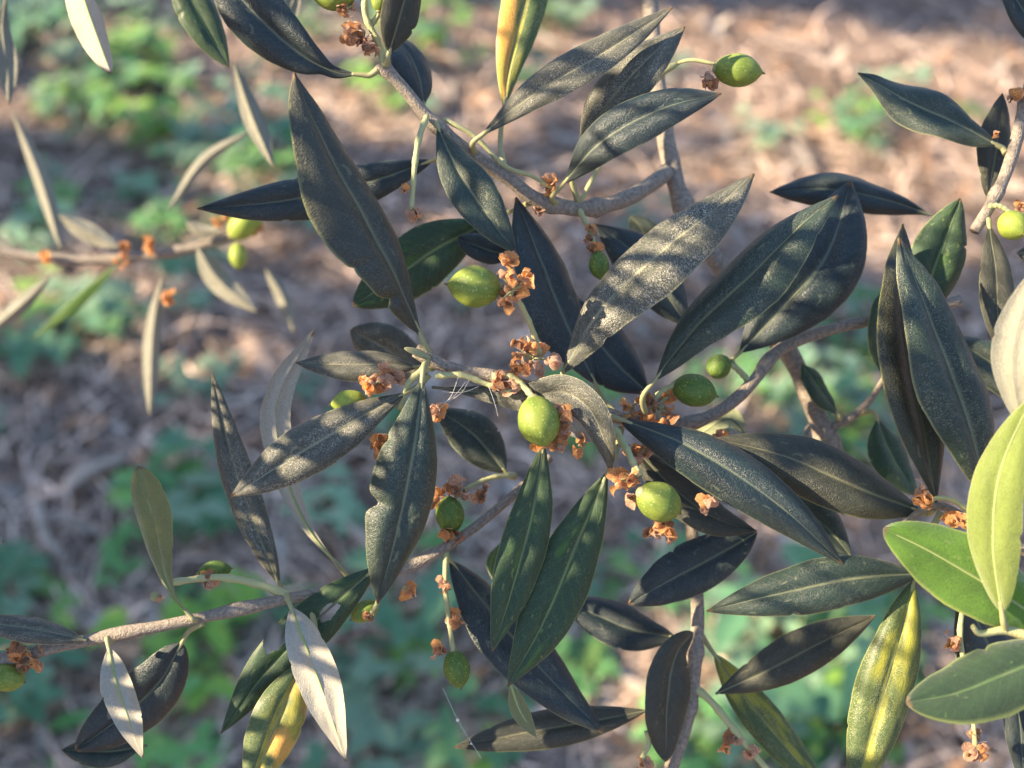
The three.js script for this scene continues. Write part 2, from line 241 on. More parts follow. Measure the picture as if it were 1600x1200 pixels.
// withered olive blossoms: four shrivelled lobes round a dry cup
function petalGeo(r, curl, cup, az, len) {
  const pos = [], uv = [], idx = [], A = 7, B = 5;
  for (let i = 0; i <= A; i++) for (let j = 0; j <= B; j++) {
    const t = i / A, v = j / B * 2 - 1, w = 0.44 * Math.sin(Math.PI * (0.12 + 0.80 * t)) * (1 + 0.25 * r()), ang = cup + curl * t * t;
    let x = len * (t * Math.cos(ang) * 0.9 + 0.12), y = len * (t * Math.sin(ang)) + 0.28 * v * v * w * len + (r() - 0.5) * 0.06 * len, zz = v * w * len;
    const c = Math.cos(az), s = Math.sin(az); pos.push(x * c - zz * s, y, x * s + zz * c); uv.push(t, j / B);
  }
  for (let i = 0; i < A; i++) for (let j = 0; j < B; j++) { const a = i * (B + 1) + j, c = a + B + 1; idx.push(a, a + 1, c, c, a + 1, c + 1); }
  const g = new THREE.BufferGeometry(); g.setAttribute('position', new THREE.Float32BufferAttribute(pos, 3)); g.setAttribute('uv', new THREE.Float32BufferAttribute(uv, 2)); g.setIndex(idx); g.computeVertexNormals(); return g;
}
const blossoms = [...Array(9).keys()].map((n) => {
  const r = mulberry(500 + n * 17), gs = [], c0 = r() * 6;
  for (let k = 0; k < (n % 3 === 2 ? 3 : 4); k++) gs.push(petalGeo(r, mix(-1.2, 1.5, r()), mix(0.1, 1.0, r()), c0 + k * 1.571 + (r() - 0.5) * 0.6, 0.0024 * mix(0.8, 1.25, r())));
  const cup = new THREE.LatheGeometry([[0.0001, -0.0008], [0.0006, -0.0006], [0.0009, 0.0001], [0.0008, 0.0006], [0.00045, 0.0003]].map(([a, b]) => new THREE.Vector2(a, b)), 9); gs.push(cup);
  const g = mergeGeometries(gs); return g;
});
const pistilGeo = mergeGeometries([new THREE.SphereGeometry(0.00048, 8, 6).scale(1, 1.3, 1).translate(0, 0.0008, 0), new THREE.CylinderGeometry(0.00016, 0.0002, 0.0012, 6).translate(0, 0.0015, 0)]);
function cluster(b, at, count, spread, o = {}) {      // spread in pixels
  const g = new THREE.Group(); g.name = 'dried_flower_cluster'; const c = P(at); g.position.copy(c).sub(b.position); b.add(g);
  const core = [];
  for (let k = 0; k < count; k++) {
    const f = shade(new THREE.Mesh(blossoms[Math.floor(rnd() * blossoms.length)], M.petal[rnd() < (o.warm ?? 0.6) ? 0 : rnd() < 0.55 ? 1 : 2])); f.name = 'dried_flower';
    const s = px(spread * 0.82, at[2]), st = o.stretch ?? [1, 1]; f.position.copy(V3(0, 0, 0).addScaledVector(RIGHT, R(-1, 1) * s * st[0]).addScaledVector(UPC, R(-1, 1) * s * st[1]).addScaledVector(FWD, R(-1, 0.7) * s * 0.7));
    f.rotation.set(R(0, 6.28), R(0, 6.28), R(0, 6.28)); f.scale.setScalar(R(0.6, 1.08) * (o.size ?? 1)); g.add(f);
    core.push(f.position.clone());
    if (k % 2 === 0 || count < 4) { const pm = shade(new THREE.Mesh(pistilGeo, M.pistil)); pm.name = 'pistil'; pm.position.copy(f.position); pm.rotation.copy(f.rotation); pm.scale.copy(f.scale); g.add(pm); }
  }
  const twig = mergeGeometries(core.map((p) => sweep([V3(0, 0, 0), p.clone().multiplyScalar(0.5).add(V3(R(-1, 1) * 0.0005, R(-1, 1) * 0.0005, 0)), p], (t) => 0.00028, { seg: 6, ring: 5 })));
  const t = shade(new THREE.Mesh(twig, M.stalk)); t.name = 'flower_stalk'; g.add(t);
}
const branch = (label, root) => thing('olive_branch', label, 'olive branch', P(root), 'olive branches');

// ------------------------------------------------------------------ ground
const gh = (x, z) => 0.018 * nz(x * 3.1, z * 3.1, 1) + 0.010 * nz(x * 9, z * 9, 5) + 0.006 * nz(x * 24, z * 24, 9);
{
  const n = 260, pos = [], uv = [], idx = [], f = (t) => { const a = t * 2 - 1; return Math.sign(a) * (Math.abs(a) * 1.6 + Math.pow(Math.abs(a), 6) * 60); };
  for (let i = 0; i <= n; i++) for (let j = 0; j <= n; j++) { const x = f(j / n), z = f(i / n) - 1.1; pos.push(x, gh(x, z) * Math.max(0, 1 - Math.hypot(x, z + 1.1) / 12), z); uv.push(x / 0.9, z / 0.9); }
  for (let i = 0; i < n; i++) for (let j = 0; j < n; j++) { const a = i * (n + 1) + j, b = a + n + 1; idx.push(a, b, a + 1, b, b + 1, a + 1); }
  const g = new THREE.BufferGeometry(); g.setAttribute('position', new THREE.Float32BufferAttribute(pos, 3)); g.setAttribute('uv', new THREE.Float32BufferAttribute(uv, 2)); g.setIndex(idx); g.computeVertexNormals();
  const per = (u, v, f, s) => nz(Math.cos(u * 6.283) * f + s, Math.sin(u * 6.283) * f, Math.cos(v * 6.283) * f) + nz(Math.sin(v * 6.283) * f + 9, Math.cos(u * 6.283) * f, Math.sin(u * 6.283) * f + s);
  const t = tex(1024, 1024, (u, v, i, j) => { const a = per(u, v, 2.2, 1) * 0.5 + per(u, v, 7, 4) * 0.45 + per(u, v, 20, 8) * 0.4, g0 = hash(i >> 1, j >> 1, 3) - 0.5, b = 1 + 0.55 * a + 0.5 * g0, l = sm(0.25, 0.8, per(u, v, 12, 20)); return [mix(0.20 * b, 0.42, l * 0.5), mix(0.14 * b, 0.32, l * 0.5), mix(0.11 * b, 0.27, l * 0.5)]; });
  const bm = tex(512, 512, (u, v, i, j) => { const x = 0.5 + 0.3 * per(u, v, 9, 3) + 0.25 * per(u, v, 30, 5) + 0.2 * (hash(i, j, 1) - 0.5); return [x, x, x]; }, false);
  structure(new THREE.Mesh(g, new THREE.MeshStandardMaterial({ map: t, bumpMap: bm, bumpScale: 0.012, roughness: 0.95 })), 'ground');
}
const onGround = (x, y) => { let p = groundPoint(x, y); p.y = gh(p.x, p.z); return p; };
const UPY = V3(0, 1, 0), dummy = new THREE.Object3D();
function scatter(name, geo, mat, n, place) {
  const im = new THREE.InstancedMesh(geo, mat, n), c = new THREE.Color();
  for (let k = 0; k < n; k++) { place(dummy, c, k); dummy.updateMatrix(); im.setMatrixAt(k, dummy.matrix); im.setColorAt(k, c); }
  return structure(im, name, 'stuff');
}
const straw = (L, w, bend) => sweep([V3(-L / 2, 0, 0), V3(-L / 6, bend, bend * 0.6), V3(L / 6, bend * 0.8, -bend), V3(L / 2, 0, bend * 0.5)], (t) => w * (1 - 0.55 * t), { seg: 7, ring: 5, flat: 0.45, cap: false });
const dry = new THREE.MeshStandardMaterial({ roughness: 0.7, side: THREE.DoubleSide });
for (const [name, L, w, bend, n, s] of [['dry_straw', 0.085, 0.0011, 0.006, 9000, 1], ['chopped_straw', 0.04, 0.0019, 0.004, 9000, 2]]) scatter(name, straw(L, w, bend), dry, n, (d, c) => {
  const x = R(-0.15, 1.15) * W, y = -120 + Math.pow(rnd(), 0.8) * 1500, p = onGround(x, y); d.position.copy(p); d.position.y += R(0.000, 0.018); d.rotation.set(R(-0.3, 0.3), R(0, 6.28), R(-0.22, 0.22)); d.scale.setScalar(R(0.4, 1.5));
  const b = Math.pow(rnd(), 1.9) * 1.35 + 0.2, t = rnd(); c.setRGB(0.66 * b, mix(0.48, 0.52, t) * b, mix(0.36, 0.43, t) * b);
});
const litter = (() => { const s = new THREE.PlaneGeometry(0.05, 0.012, 10, 4), p = s.attributes.position; for (let i = 0; i < p.count; i++) { const x = p.getX(i), y = p.getY(i); p.setXYZ(i, x, y * Math.pow(Math.max(0, Math.cos(x / 0.05 * Math.PI)), 0.7), 6 * x * x + 40 * y * y); } s.rotateX(-Math.PI / 2); s.computeVertexNormals(); return s; })();
scatter('leaf_litter', litter, dry, 1700, (d, c) => {
  const p = onGround(R(-0.15, 1.15) * W, -120 + Math.pow(rnd(), 0.8) * 1500); d.position.copy(p); d.position.y += R(0.004, 0.02); d.rotation.set(R(-0.5, 0.5), R(0, 6.28), R(-0.5, 0.5)); d.scale.setScalar(R(0.5, 1.35));
  const k = rnd(), b = R(0.5, 1.15); k < 0.4 ? c.setRGB(0.34 * b, 0.20 * b, 0.12 * b) : k < 0.8 ? c.setRGB(0.46 * b, 0.40 * b, 0.34 * b) : c.setRGB(0.13 * b, 0.075 * b, 0.05 * b);
});
// weeds: low broad-leaved plants
function weedLeaf(L, w) { const g = new THREE.PlaneGeometry(w, L, 4, 6), p = g.attributes.position; for (let i = 0; i < p.count; i++) { const t = clamp(p.getY(i) / L + 0.5), u = p.getX(i) / w * 2, f = Math.pow(Math.sin(Math.PI * clamp(0.04 + 0.93 * Math.pow(t, 0.8))), 0.65); p.setXYZ(i, u * w / 2 * f, 0.18 * Math.abs(u) * w * f - 0.35 * L * t * t + 0.03 * w * Math.sin(t * 9 + u * 2), L * t); } g.computeVertexNormals(); return g; }
function weedParts(seed) {
  const r = mulberry(seed), leaves = [], stems = [], n = 5 + Math.floor(r() * 4);
  for (let k = 0; k < n; k++) {
    const az = k / n * 6.28 + r() * 0.8, h = 0.02 + r() * 0.055, out = 0.012 + r() * 0.04, top = V3(Math.cos(az) * out, h, Math.sin(az) * out);
    stems.push(sweep([V3(0, 0, 0), V3(top.x * 0.35, h * 0.65, top.z * 0.35), top], (t) => 0.0011 * (1 - 0.4 * t), { seg: 6, ring: 5, cap: false }));
    const m = 2 + Math.floor(r() * 2);
    for (let q = 0; q < m; q++) { const g = weedLeaf(0.018 + r() * 0.014, 0.013 + r() * 0.010); g.rotateX(-0.25 - r() * 0.5 + 0.35); g.rotateY(Math.PI / 2 - az + (q - (m - 1) / 2) * 1.5 + (r() - 0.5) * 0.5); g.translate(top.x, top.y, top.z); leaves.push(g); }
  }
  return { leaves, stems };
}
const weedMat = new THREE.MeshPhysicalMaterial({ color: 0xffffff, roughness: 1, clearcoat: 0.8, clearcoatRoughness: 0.38, transmission: 0.4, thickness: 0, side: THREE.DoubleSide });
// [x, y, radius x, radius y, how many] in the photograph, laid on the ground there
const patches = [[120, 60, 160, 80, 40], [230, 150, 170, 80, 46], [300, 270, 150, 90, 40], [90, 240, 90, 120, 16], [430, 60, 90, 60, 14], [690, 60, 100, 60, 20], [640, 150, 90, 50, 10], [900, 70, 70, 60, 10], [760, 30, 90, 40, 10], [60, 540, 110, 70, 20], [180, 500, 120, 90, 20], [340, 450, 120, 70, 14], [270, 600, 110, 60, 9], [430, 330, 120, 60, 14], [700, 440, 70, 60, 8], [1000, 400, 90, 50, 9], [290, 760, 90, 80, 9], [250, 840, 90, 60, 9], [120, 980, 120, 50, 10], [310, 1010, 110, 80, 13], [60, 1100, 90, 90, 10], [640, 1000, 110, 70, 13], [730, 1120, 90, 80, 9], [470, 1090, 80, 60, 5], [1010, 920, 80, 70, 8], [1250, 620, 120, 90, 14], [1330, 690, 90, 90, 13], [1230, 1060, 130, 110, 34], [1340, 1000, 110, 100, 20], [1200, 1180, 150, 80, 20], [930, 1000, 90, 70, 8], [1290, 220, 100, 40, 9], [1450, 190, 120, 60, 8], [1340, 530, 120, 60, 8], [1580, 1060, 60, 90, 6], [1060, 60, 60, 50, 3], [700, 650, 110, 60, 7], [540, 760, 120, 60, 7], [860, 1130, 110, 60, 6]];
const wp = [1, 2, 3, 4].map((s) => weedParts(s * 31));
{
  const spots = []; for (const [x, y, rx, ry, n] of patches) for (let k = 0; k < n * (y > 420 && x < 900 ? 0.12 : 0.26); k++) { const a = R(0, 6.28), q = Math.sqrt(rnd()); spots.push([x + Math.cos(a) * rx * q, y + Math.sin(a) * ry * q + 14]); }
  for (let k = 0; k < 45; k++) spots.push([R(-200, 1800), R(-150, 1350)]);
  const g = wp.map((w) => mergeGeometries([...w.leaves, ...w.stems]));
  for (let v = 0; v < 4; v++) { const mine = spots.filter((_, k) => k % 4 === v); scatter('ground_weeds', g[v], weedMat, mine.length, (d, c, k) => { d.position.copy(onGround(...mine[k])); d.rotation.set(R(-0.15, 0.15), R(0, 6.28), R(-0.15, 0.15)); d.scale.setScalar(R(0.45, 0.9)); const b = R(0.6, 1.25), y = rnd(); const pl = rnd() < 0.4 ? 1 : 0; pl ? c.setRGB(0.22 * b, 0.38 * b, 0.22 * b) : c.setRGB(mix(0.08, 0.24, y * y) * b, mix(0.22, 0.44, y) * b, mix(0.10, 0.05, y) * b); }).name = numbered('ground_weeds_patch'); }
}
const weedGreen = [new THREE.MeshPhysicalMaterial({ color: new THREE.Color().setRGB(0.22, 0.46, 0.05), roughness: 1, clearcoat: 0.4, clearcoatRoughness: 0.4, transmission: 0.5, thickness: 0, side: THREE.DoubleSide }), new THREE.MeshPhysicalMaterial({ color: new THREE.Color().setRGB(0.08, 0.24, 0.11), roughness: 1, clearcoat: 0.9, clearcoatRoughness: 0.35, transmission: 0.4, thickness: 0, side: THREE.DoubleSide })];
const weedStem = new THREE.MeshStandardMaterial({ color: new THREE.Color().setRGB(0.14, 0.2, 0.06), roughness: 0.7 });
function weed(x, y, k, size, label) {
  const o = thing('weed', label, 'weed', onGround(x, y), 'single weeds on the ground'), w = weedParts(x * 7 + y), r = rnd() * 6;
  for (const g of w.stems) { const m = shade(new THREE.Mesh(g, weedStem)); m.name = 'stem'; o.add(m); }
  for (const g of w.leaves) { const m = shade(new THREE.Mesh(g, weedGreen[k])); m.name = 'leaf'; o.add(m); }
  o.scale.setScalar(size); o.rotation.y = r;
}
weed(238, 120, 0, 1.1, 'bright yellow green weed in the upper left between two hanging leaves');
weed(240, 205, 0, 1.2, 'bright green weed beside a dark hollow in the upper left');
weed(410, 245, 1, 1.2, 'bluish green weed left of the large upright brown leaf');
weed(690, 80, 0, 1.0, 'light green weed behind the topmost shoot');
weed(610, 175, 0, 0.9, 'small light green weed seen between upper leaf and twig');
weed(60, 80, 1, 1.2, 'bluish weed at the top left corner of the ground');
weed(110, 570, 1, 1.2, 'dark green weed below the blurred twig at left');
weed(290, 790, 1, 1.0, 'pale bluish weed right of the twisted yellow leaf');
weed(640, 1010, 1, 1.3, 'dark green weed behind the lone hanging olive');
weed(1310, 200, 0, 0.8, 'small light green weed on dry ground at upper right');
weed(1230, 1090, 1, 1.4, 'large bluish weed behind the yellow edged leaf at lower right');
weed(1345, 690, 1, 1.2, 'green weed behind the fork of the brown stem at right');
weed(310, 1040, 0, 1.0, 'green weed under the dark pointed leaf at lower left');
weed(60, 1120, 1, 1.0, 'pale green weed in the lower left corner');
function fallen(name, label, cat, pts, w, mat) { const v = pts.map(([x, y, h]) => { const p = groundPoint(x, y, h); p.y = Math.max(p.y, gh(p.x, p.z) + 0.004); return p; }), o = thing(name, label, cat, v[0], 'pieces lying on the ground'); part('stalk', sweep(v, (t) => w * (1 - 0.3 * t), { seg: 24, ring: 8, wob: 0.2, seed: w * 900 }), mat, o); }
const strawMat = new THREE.MeshStandardMaterial({ color: new THREE.Color().setRGB(0.46, 0.37, 0.30), roughness: 0.75 });
fallen('fallen_twig', 'thick pale dry stem lying left of the twisted yellow leaf', 'twig', [[90, 780, 0.01], [140, 735, 0.022], [200, 715, 0.01]], 0.0065, strawMat);
fallen('fallen_twig', 'long pale dry stem slanting down at the left', 'twig', [[55, 790, 0.02], [75, 850, 0.02], [100, 870, 0.015]], 0.006, strawMat);
fallen('fallen_twig', 'dry stem lying behind the twisted curved leaf and drooping leaf', 'twig', [[520, 800, 0.02], [590, 860, 0.02], [640, 890, 0.015]], 0.0045, strawMat);
fallen('fallen_twig', 'thin dry stem lying behind the lower right dark leaves', 'twig', [[930, 1030, 0.02], [1000, 1075, 0.02], [1050, 1100, 0.015]], 0.0055, strawMat);

// olive tree added out of view at the left, so its crown shades the ground
{
  const base = V3(-3.3, 0, -1.4), o = thing('added_olive_tree', 'added olive tree out of view with a gnarled trunk and a crown shading the ground', 'olive tree', base);
  const bm = new THREE.MeshStandardMaterial({ map: bark, bumpMap: barkBump, bumpScale: 0.01, roughness: 0.9 }), top = base.clone().add(V3(0.1, 0.95, 0));
  part('trunk', sweep([base.clone().add(V3(0, -0.1, 0)), base.clone().add(V3(0.06, 0.35, 0.05)), top], (t) => 0.17 - 0.07 * t, { seg: 24, ring: 20, wob: 0.5 }), bm, o);
  const ends = []; for (let k = 0; k < 9; k++) { const a = k / 9 * 6.28, e = top.clone().add(V3(Math.cos(a) * R(0.5, 0.95), R(0.2, 1.5), Math.sin(a) * R(0.6, 1.0))); ends.push(e); part('limb', sweep([top, top.clone().lerp(e, 0.5).add(V3(0, 0.15, 0)), e], (t) => 0.05 * (1 - 0.8 * t), { seg: 16, ring: 8 }), bm, o); }
  // gaps cut into the crown so sun flecks fall on chosen ground spots
  const gu = V3(0, 1, 0).cross(SUN).normalize(), gw = SUN.clone().cross(gu).normalize(), gaps = [[1440, 285, 0.10], [1560, 280, 0.08], [1300, 275, 0.06], [690, 200, 0.05], [238, 100, 0.05], [240, 190, 0.05], [400, 60, 0.05], [650, 60, 0.06], [930, 60, 0.05], [1330, 200, 0.05], [1450, 100, 0.07], [1250, 60, 0.05], [580, 170, 0.04], [160, 400, 0.04], [150, 460, 0.04], [430, 300, 0.03], [1100, 280, 0.04], [1150, 1090, 0.025], [720, 400, 0.03], [60, 190, 0.03], [520, 60, 0.03], [800, 130, 0.04], [1150, 150, 0.04], [1400, 400, 0.03], [900, 300, 0.03], [1300, 620, 0.02], [300, 180, 0.03], [420, 130, 0.03], [200, 60, 0.03], [1180, 90, 0.05], [1500, 120, 0.06], [1200, 285, 0.05], [200, 480, 0.02], [330, 560, 0.02], [640, 420, 0.02], [1040, 180, 0.03], [1250, 1020, 0.02], [460, 40, 0.04], [740, 60, 0.04], [130, 150, 0.03], [360, 380, 0.025], [1500, 180, 0.04]].map(([x, yy, r]) => { const p = onGround(x, yy).sub(base); return [p.dot(gu), p.dot(gw), r]; });
  const lg = litter.clone(), im = new THREE.InstancedMesh(lg, new THREE.MeshStandardMaterial({ color: new THREE.Color().setRGB(0.09, 0.11, 0.06), roughness: 0.5, side: THREE.DoubleSide }), 34000);
  for (let k = 0; k < 34000; k++) { const c = V3(R(-1, 1), R(-1, 1), R(-1, 1)); if (c.length() > 1) { k--; continue; } if (nz(c.x * 3.2 + 3, c.y * 3.2, c.z * 3.2) < -0.34 && rnd() < 0.9) { k--; continue; } dummy.position.set(0.1 + c.x * 1.05, 1.72 + c.y * 1.1, c.z * 1.38); { const a = dummy.position.dot(gu), b = dummy.position.dot(gw); if (gaps.some(([x, yy, r]) => Math.hypot(x - a, yy - b) < r + 0.036)) { k--; continue; } } dummy.rotation.set(R(0, 6), R(0, 6), R(0, 6)); dummy.scale.setScalar(R(1.1, 1.8)); dummy.updateMatrix(); im.setMatrixAt(k, dummy.matrix); }
  im.name = 'crown'; im.userData.kind = 'stuff'; shade(im); o.add(im);
}

// ------------------------------------------------------------------ the branches. Points are [x, y, z] in picture pixels and centimetres before the plane in focus
const D = 'dark', B = 'blue', U = 'dusty', N = 'brown', G = 'green', Y = 'yellow', O = 'orange', S = 'silver', Yg = 'young', Pl = 'pale';

// grey stem rising through the middle right of the view
const c = branch('thick grey brown stem running from top centre to the fork at right', [1305, 720, -3.6]);
stem(c, [[1330, 800, -3.6], [1303, 715, -3.6], [1272, 640, -3.6], [1240, 565, -3.7], [1180, 480, -3.8], [1118, 405, -3.9], [1070, 325, -4], [1045, 240, -4.2], [1028, 140, -4.5], [1018, 40, -4.7], [1010, -80, -5]], 31, 26, { nodes: [0.12, 0.3, 0.55, 0.72] });
stem(c, [[1300, 668, -3.5], [1340, 645, -3.3], [1362, 622, -3.2], [1382, 590, -3.1]], 16, 9, { name: 'side_shoot', seg: 24 });
stem(c, [[1303, 700, -3.5], [1265, 665, -3.2], [1258, 690, -3]], 11, 7, { name: 'bud_stub', seg: 12 });
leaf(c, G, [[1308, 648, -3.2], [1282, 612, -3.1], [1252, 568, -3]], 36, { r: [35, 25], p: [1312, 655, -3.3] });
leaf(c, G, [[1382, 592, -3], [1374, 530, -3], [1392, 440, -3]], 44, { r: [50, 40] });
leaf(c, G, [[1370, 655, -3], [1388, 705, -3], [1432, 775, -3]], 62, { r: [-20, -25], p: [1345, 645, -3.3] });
leaf(c, D, [[985, 338, -4.5], [1000, 355, -4.5], [1030, 420, -4.5]], 56, { r: [10, 10], q: 0.6 });

// central twig
const a = branch('central twig in focus with olives, dried flowers and long grey green leaves', [1060, 664, -1.4]);
stem(a, [[650, 546, 0], [690, 570, 0], [770, 590, 0], [840, 606, -0.2], [905, 634, -0.6], [975, 655, -1], [1060, 664, -1.4], [1125, 642, -1.8], [1175, 598, -2.2], [1216, 548, -2.6], [1290, 517, -2.8], [1385, 495, -3], [1500, 470, -3.2]], 19, 19, { nodes: [0.01, 0.12, 0.31, 0.46, 0.64], seg: 130 });
part('bud', sweep([P([672, 560, 0.2]), P([655, 552, 0.3]), P([632, 544, 0.4])], (t) => 0.0011 * Math.sqrt(Math.sin(Math.PI * (0.1 + 0.88 * t))), { seg: 14, ring: 8, flat: 0.5 }), M.petiole, a, 'green leaf bud');
leaf(a, N, [[657, 524, 0.2], [612, 425, 0.5], [548, 305, 0.8], [493, 200, 0.9], [459, 114, 0.9]], 106, { r: [28, 26], rev: 0.36, fold: 0.05, notch: [[0.165, 0.35, -1, 0.016]], p: [672, 556, 0], pk: 0.5 });
leaf(a, U, [[655, 574, -0.6], [600, 570, -0.5], [530, 570, -0.4], [462, 567, -0.4]], 54, { r: [18, 26], p: [676, 575, -0.3] });
leaf(a, U, [[638, 612, 0.2], [560, 655, 0.5], [450, 720, 0.7], [361, 776, 0.8]], 92, { r: [18, 12], fold: 0.2, p: [670, 585, 0.1] });
leaf(a, D, [[660, 590, 0.8], [648, 690, 1.3], [620, 830, 1.4], [590, 943, 1.2]], 112, { r: [-14, -20], fold: 0.05, rev: 0.42, wave: 0.04, notch: [[0.575, 0.33, 1, 0.03]], p: [668, 566, 0.3], sh: 0, label: 'drooping leaf with a nibbled edge', pk: 0.52 });
leaf(a, U, [[675, 605, -0.3], [740, 612, -0.1], [820, 622, 0.2], [880, 612, 0.6], [922, 640, 0.9], [945, 690, 0.8], [955, 738, 0.3]], 62, { r: [-16, 34], fold: 0.22, rev: 0.12, bulge: 0.04, label: 'long curled leaf', pk: 0.6 });
leaf(a, S, [[820, 640, -0.5], [868, 650, -0.3], [930, 692, -0.4]], 40, { r: [170, 165], label: 'leaf showing its pale under side' });
leaf(a, U, [[878, 584, 0.2], [945, 480, 0.6], [1045, 385, 0.8], [1120, 325, 0.7], [1178, 272, 0.5]], 106, { r: [-42, -34], rev: 0.3, fold: 0.1, p: [868, 612, -0.2], label: 'sunlit dusty leaf' });
leaf(a, D, [[1022, 596, -0.2], [1090, 510, 0], [1180, 425, 0.2], [1255, 350, 0.2], [1309, 305, 0.1]], 102, { sh: -6, r: [-28, -34], rev: 0.3, fold: 0.08, p: [1010, 650, -0.8] });
leaf(a, B, [[1155, 552, -2.2], [1215, 490, -2.1], [1290, 400, -2.1], [1330, 283, -2.3]], 145, { r: [-12, -6], fold: 0.1, p: [1165, 590, -2.2], pk: 0.52 });
leaf(a, B, [[1455, 336, -3], [1380, 312, -3], [1290, 296, -3], [1203, 300, -3]], 62, { r: [10, 0], wave: 0.14 });
leaf(a, B, [[968, 655, -0.4], [1080, 700, 0.3], [1215, 788, 0.7], [1318, 882, 0.6]], 94, { sh: 0, r: [-30, -2], fold: 0.03, rev: 0.42, p: [952, 650, -0.7], pk: 0.46 });
leaf(a, N, [[990, 700, -1], [1060, 770, -0.8], [1120, 812, -0.7], [1182, 830, -0.8]], 74, { r: [0, 0] });
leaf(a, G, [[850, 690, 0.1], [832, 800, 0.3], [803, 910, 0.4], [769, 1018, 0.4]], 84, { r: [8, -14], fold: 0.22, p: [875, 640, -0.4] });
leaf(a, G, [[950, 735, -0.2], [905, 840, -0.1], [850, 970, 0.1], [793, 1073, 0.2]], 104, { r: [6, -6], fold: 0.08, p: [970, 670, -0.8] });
leaf(a, B, [[930, 600, -1.6], [885, 510, -1.5], [845, 410, -1.4], [806, 308, -1.3]], 96, { r: [10, 18], fold: 0.05, p: [965, 650, -1.1] });
leaf(a, B, [[1012, 615, -1.9], [950, 555, -2], [880, 455, -2.1]], 100, { r: [0, 0] });
leaf(a, B, [[1075, 510, -2.4], [1000, 405, -2.5], [930, 350, -2.6]], 92, { r: [-6, 0] });
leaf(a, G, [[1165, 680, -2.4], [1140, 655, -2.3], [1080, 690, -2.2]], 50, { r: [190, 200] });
// fruit and flowers of the central twig
stalk(a, [[845, 560, 0.1], [830, 510, 0.5], [815, 478, 0.8], [795, 450, 1]], 9);
olive(a, [741, 448, 1.1], 82, 66, [-1, -0.06, 0.15], 0, { pt: 0.68, label: 'olive pointing left, capped by dried flowers' });
cluster(a, [803, 452, 1.3], 11, 26, { stretch: [0.9, 1.3], warm: 0.9 });
cluster(a, [795, 412, 1], 3, 8, {});
stalk(a, [[770, 588, 0.2], [800, 590, 0.3], [820, 606, 0.4], [838, 628, 0.7]], 12);
olive(a, [842, 658, 1.0], 80, 66, [0.25, 1, 0.3], 0, { label: 'speckled olive hanging at the centre' });
cluster(a, [832, 560, 0.3], 12, 32, { warm: 0.35 });
cluster(a, [868, 645, 0.9], 7, 20, { warm: 0.3 });
cluster(a, [865, 690, 0.5], 9, 24, { warm: 0.4, stretch: [1.2, 0.7] });
cluster(a, [915, 695, -0.4], 3, 12, { warm: 0.6 });
stalk(a, [[960, 670, -0.3], [978, 700, 0.2], [1000, 745, 0.5]], 13);
olive(a, [1030, 784, 0.5], 76, 62, [0.85, 0.45, -0.3], 0, { label: 'olive lit from the left below the twig' });
cluster(a, [970, 750, 0.5], 8, 20, { warm: 0.9, stretch: [1.2, 0.8] });
cluster(a, [1000, 710, -0.4], 5, 18, { warm: 0.4 });
cluster(a, [995, 785, 0.3], 3, 10, { warm: 0.9 });
cluster(a, [1030, 830, -0.6], 7, 22, { warm: 0.3 });
cluster(a, [1105, 790, 0.6], 3, 10, { warm: 0.5 });
olive(a, [1085, 610, -0.9], 68, 52, [1, 0.25, 0.1], 1, { label: 'dark green olive on the right of the flower heap' });
cluster(a, [1025, 635, -0.9], 12, 28, { warm: 0.5 }); cluster(a, [985, 640, -0.9], 5, 22, { warm: 0.4 }); cluster(a, [1120, 690, -1.4], 4, 12, { warm: 0.5 });
stalk(a, [[1010, 650, -0.9], [1030, 615, -0.9], [1055, 600, -0.9]], 10);
olive(a, [1123, 573, -2], 42, 38, [-0.6, 0.6, 0.5], 1, { label: 'small round olive in shade' });
stalk(a, [[1170, 596, -2.2], [1150, 575, -2.1], [1140, 570, -2]], 10);
stalk(a, [[668, 572, 0.2], [638, 600, 0.2], [622, 640, 0.2]], 12, 'flower_stalk'); stalk(a, [[680, 588, 0.3], [720, 586, 0.3], [765, 602, 0.3], [800, 612, 0.4]], 10, 'flower_stalk');
olive(a, [545, 628, 0.1], 54, 38, [-1, 0.15, 0.1], 2, { label: 'pale olive half hidden by a leaf' });
cluster(a, [578, 605, 0.4], 8, 22, { warm: 0.95, stretch: [1, 0.7] }); cluster(a, [612, 586, 0.2], 6, 16, { warm: 0.6 });
cluster(a, [596, 695, 0.3], 5, 12, { warm: 0.4, stretch: [0.8, 1.6] }); cluster(a, [684, 645, 0.4], 4, 10, { stretch: [0.6, 1.5] }); cluster(a, [790, 605, 0.3], 5, 14, { warm: 0.2 });

// upper twig
const d = branch('upper twig slanting from top centre down to the grey stem', [1035, 272, -3.6]);
stem(d, [[1042, 268, -4], [1015, 290, -3.5], [965, 315, -2.6], [900, 326, -1.8], [840, 312, -1.3], [790, 277, -1], [730, 236, -0.7], [672, 186, -0.4], [630, 138, -0.2], [592, 98, 0]], 26, 18, { nodes: [0.32, 0.46, 0.8, 0.98] });
leaf(d, B, [[566, 117, 0], [522, 112, 0.1], [470, 85, 0.3], [405, 28, 0.5], [325, -60, 0.7]], 104, { r: [-26, -30], p: [592, 108, 0], pk: 0.62, notch: [[0.2, 0.35, -1, 0.05], [0.16, 0.25, 1, 0.06]] });
leaf(d, N, [[608, 82, 0.3], [624, 25, 0.6], [652, -70, 0.9]], 66, { r: [-4, 8], p: [603, 105, 0] });
leaf(d, B, [[662, 165, -0.9], [650, 110, -1], [616, 50, -1.2]], 60, { r: [20, 24], p: [668, 182, -0.5] });
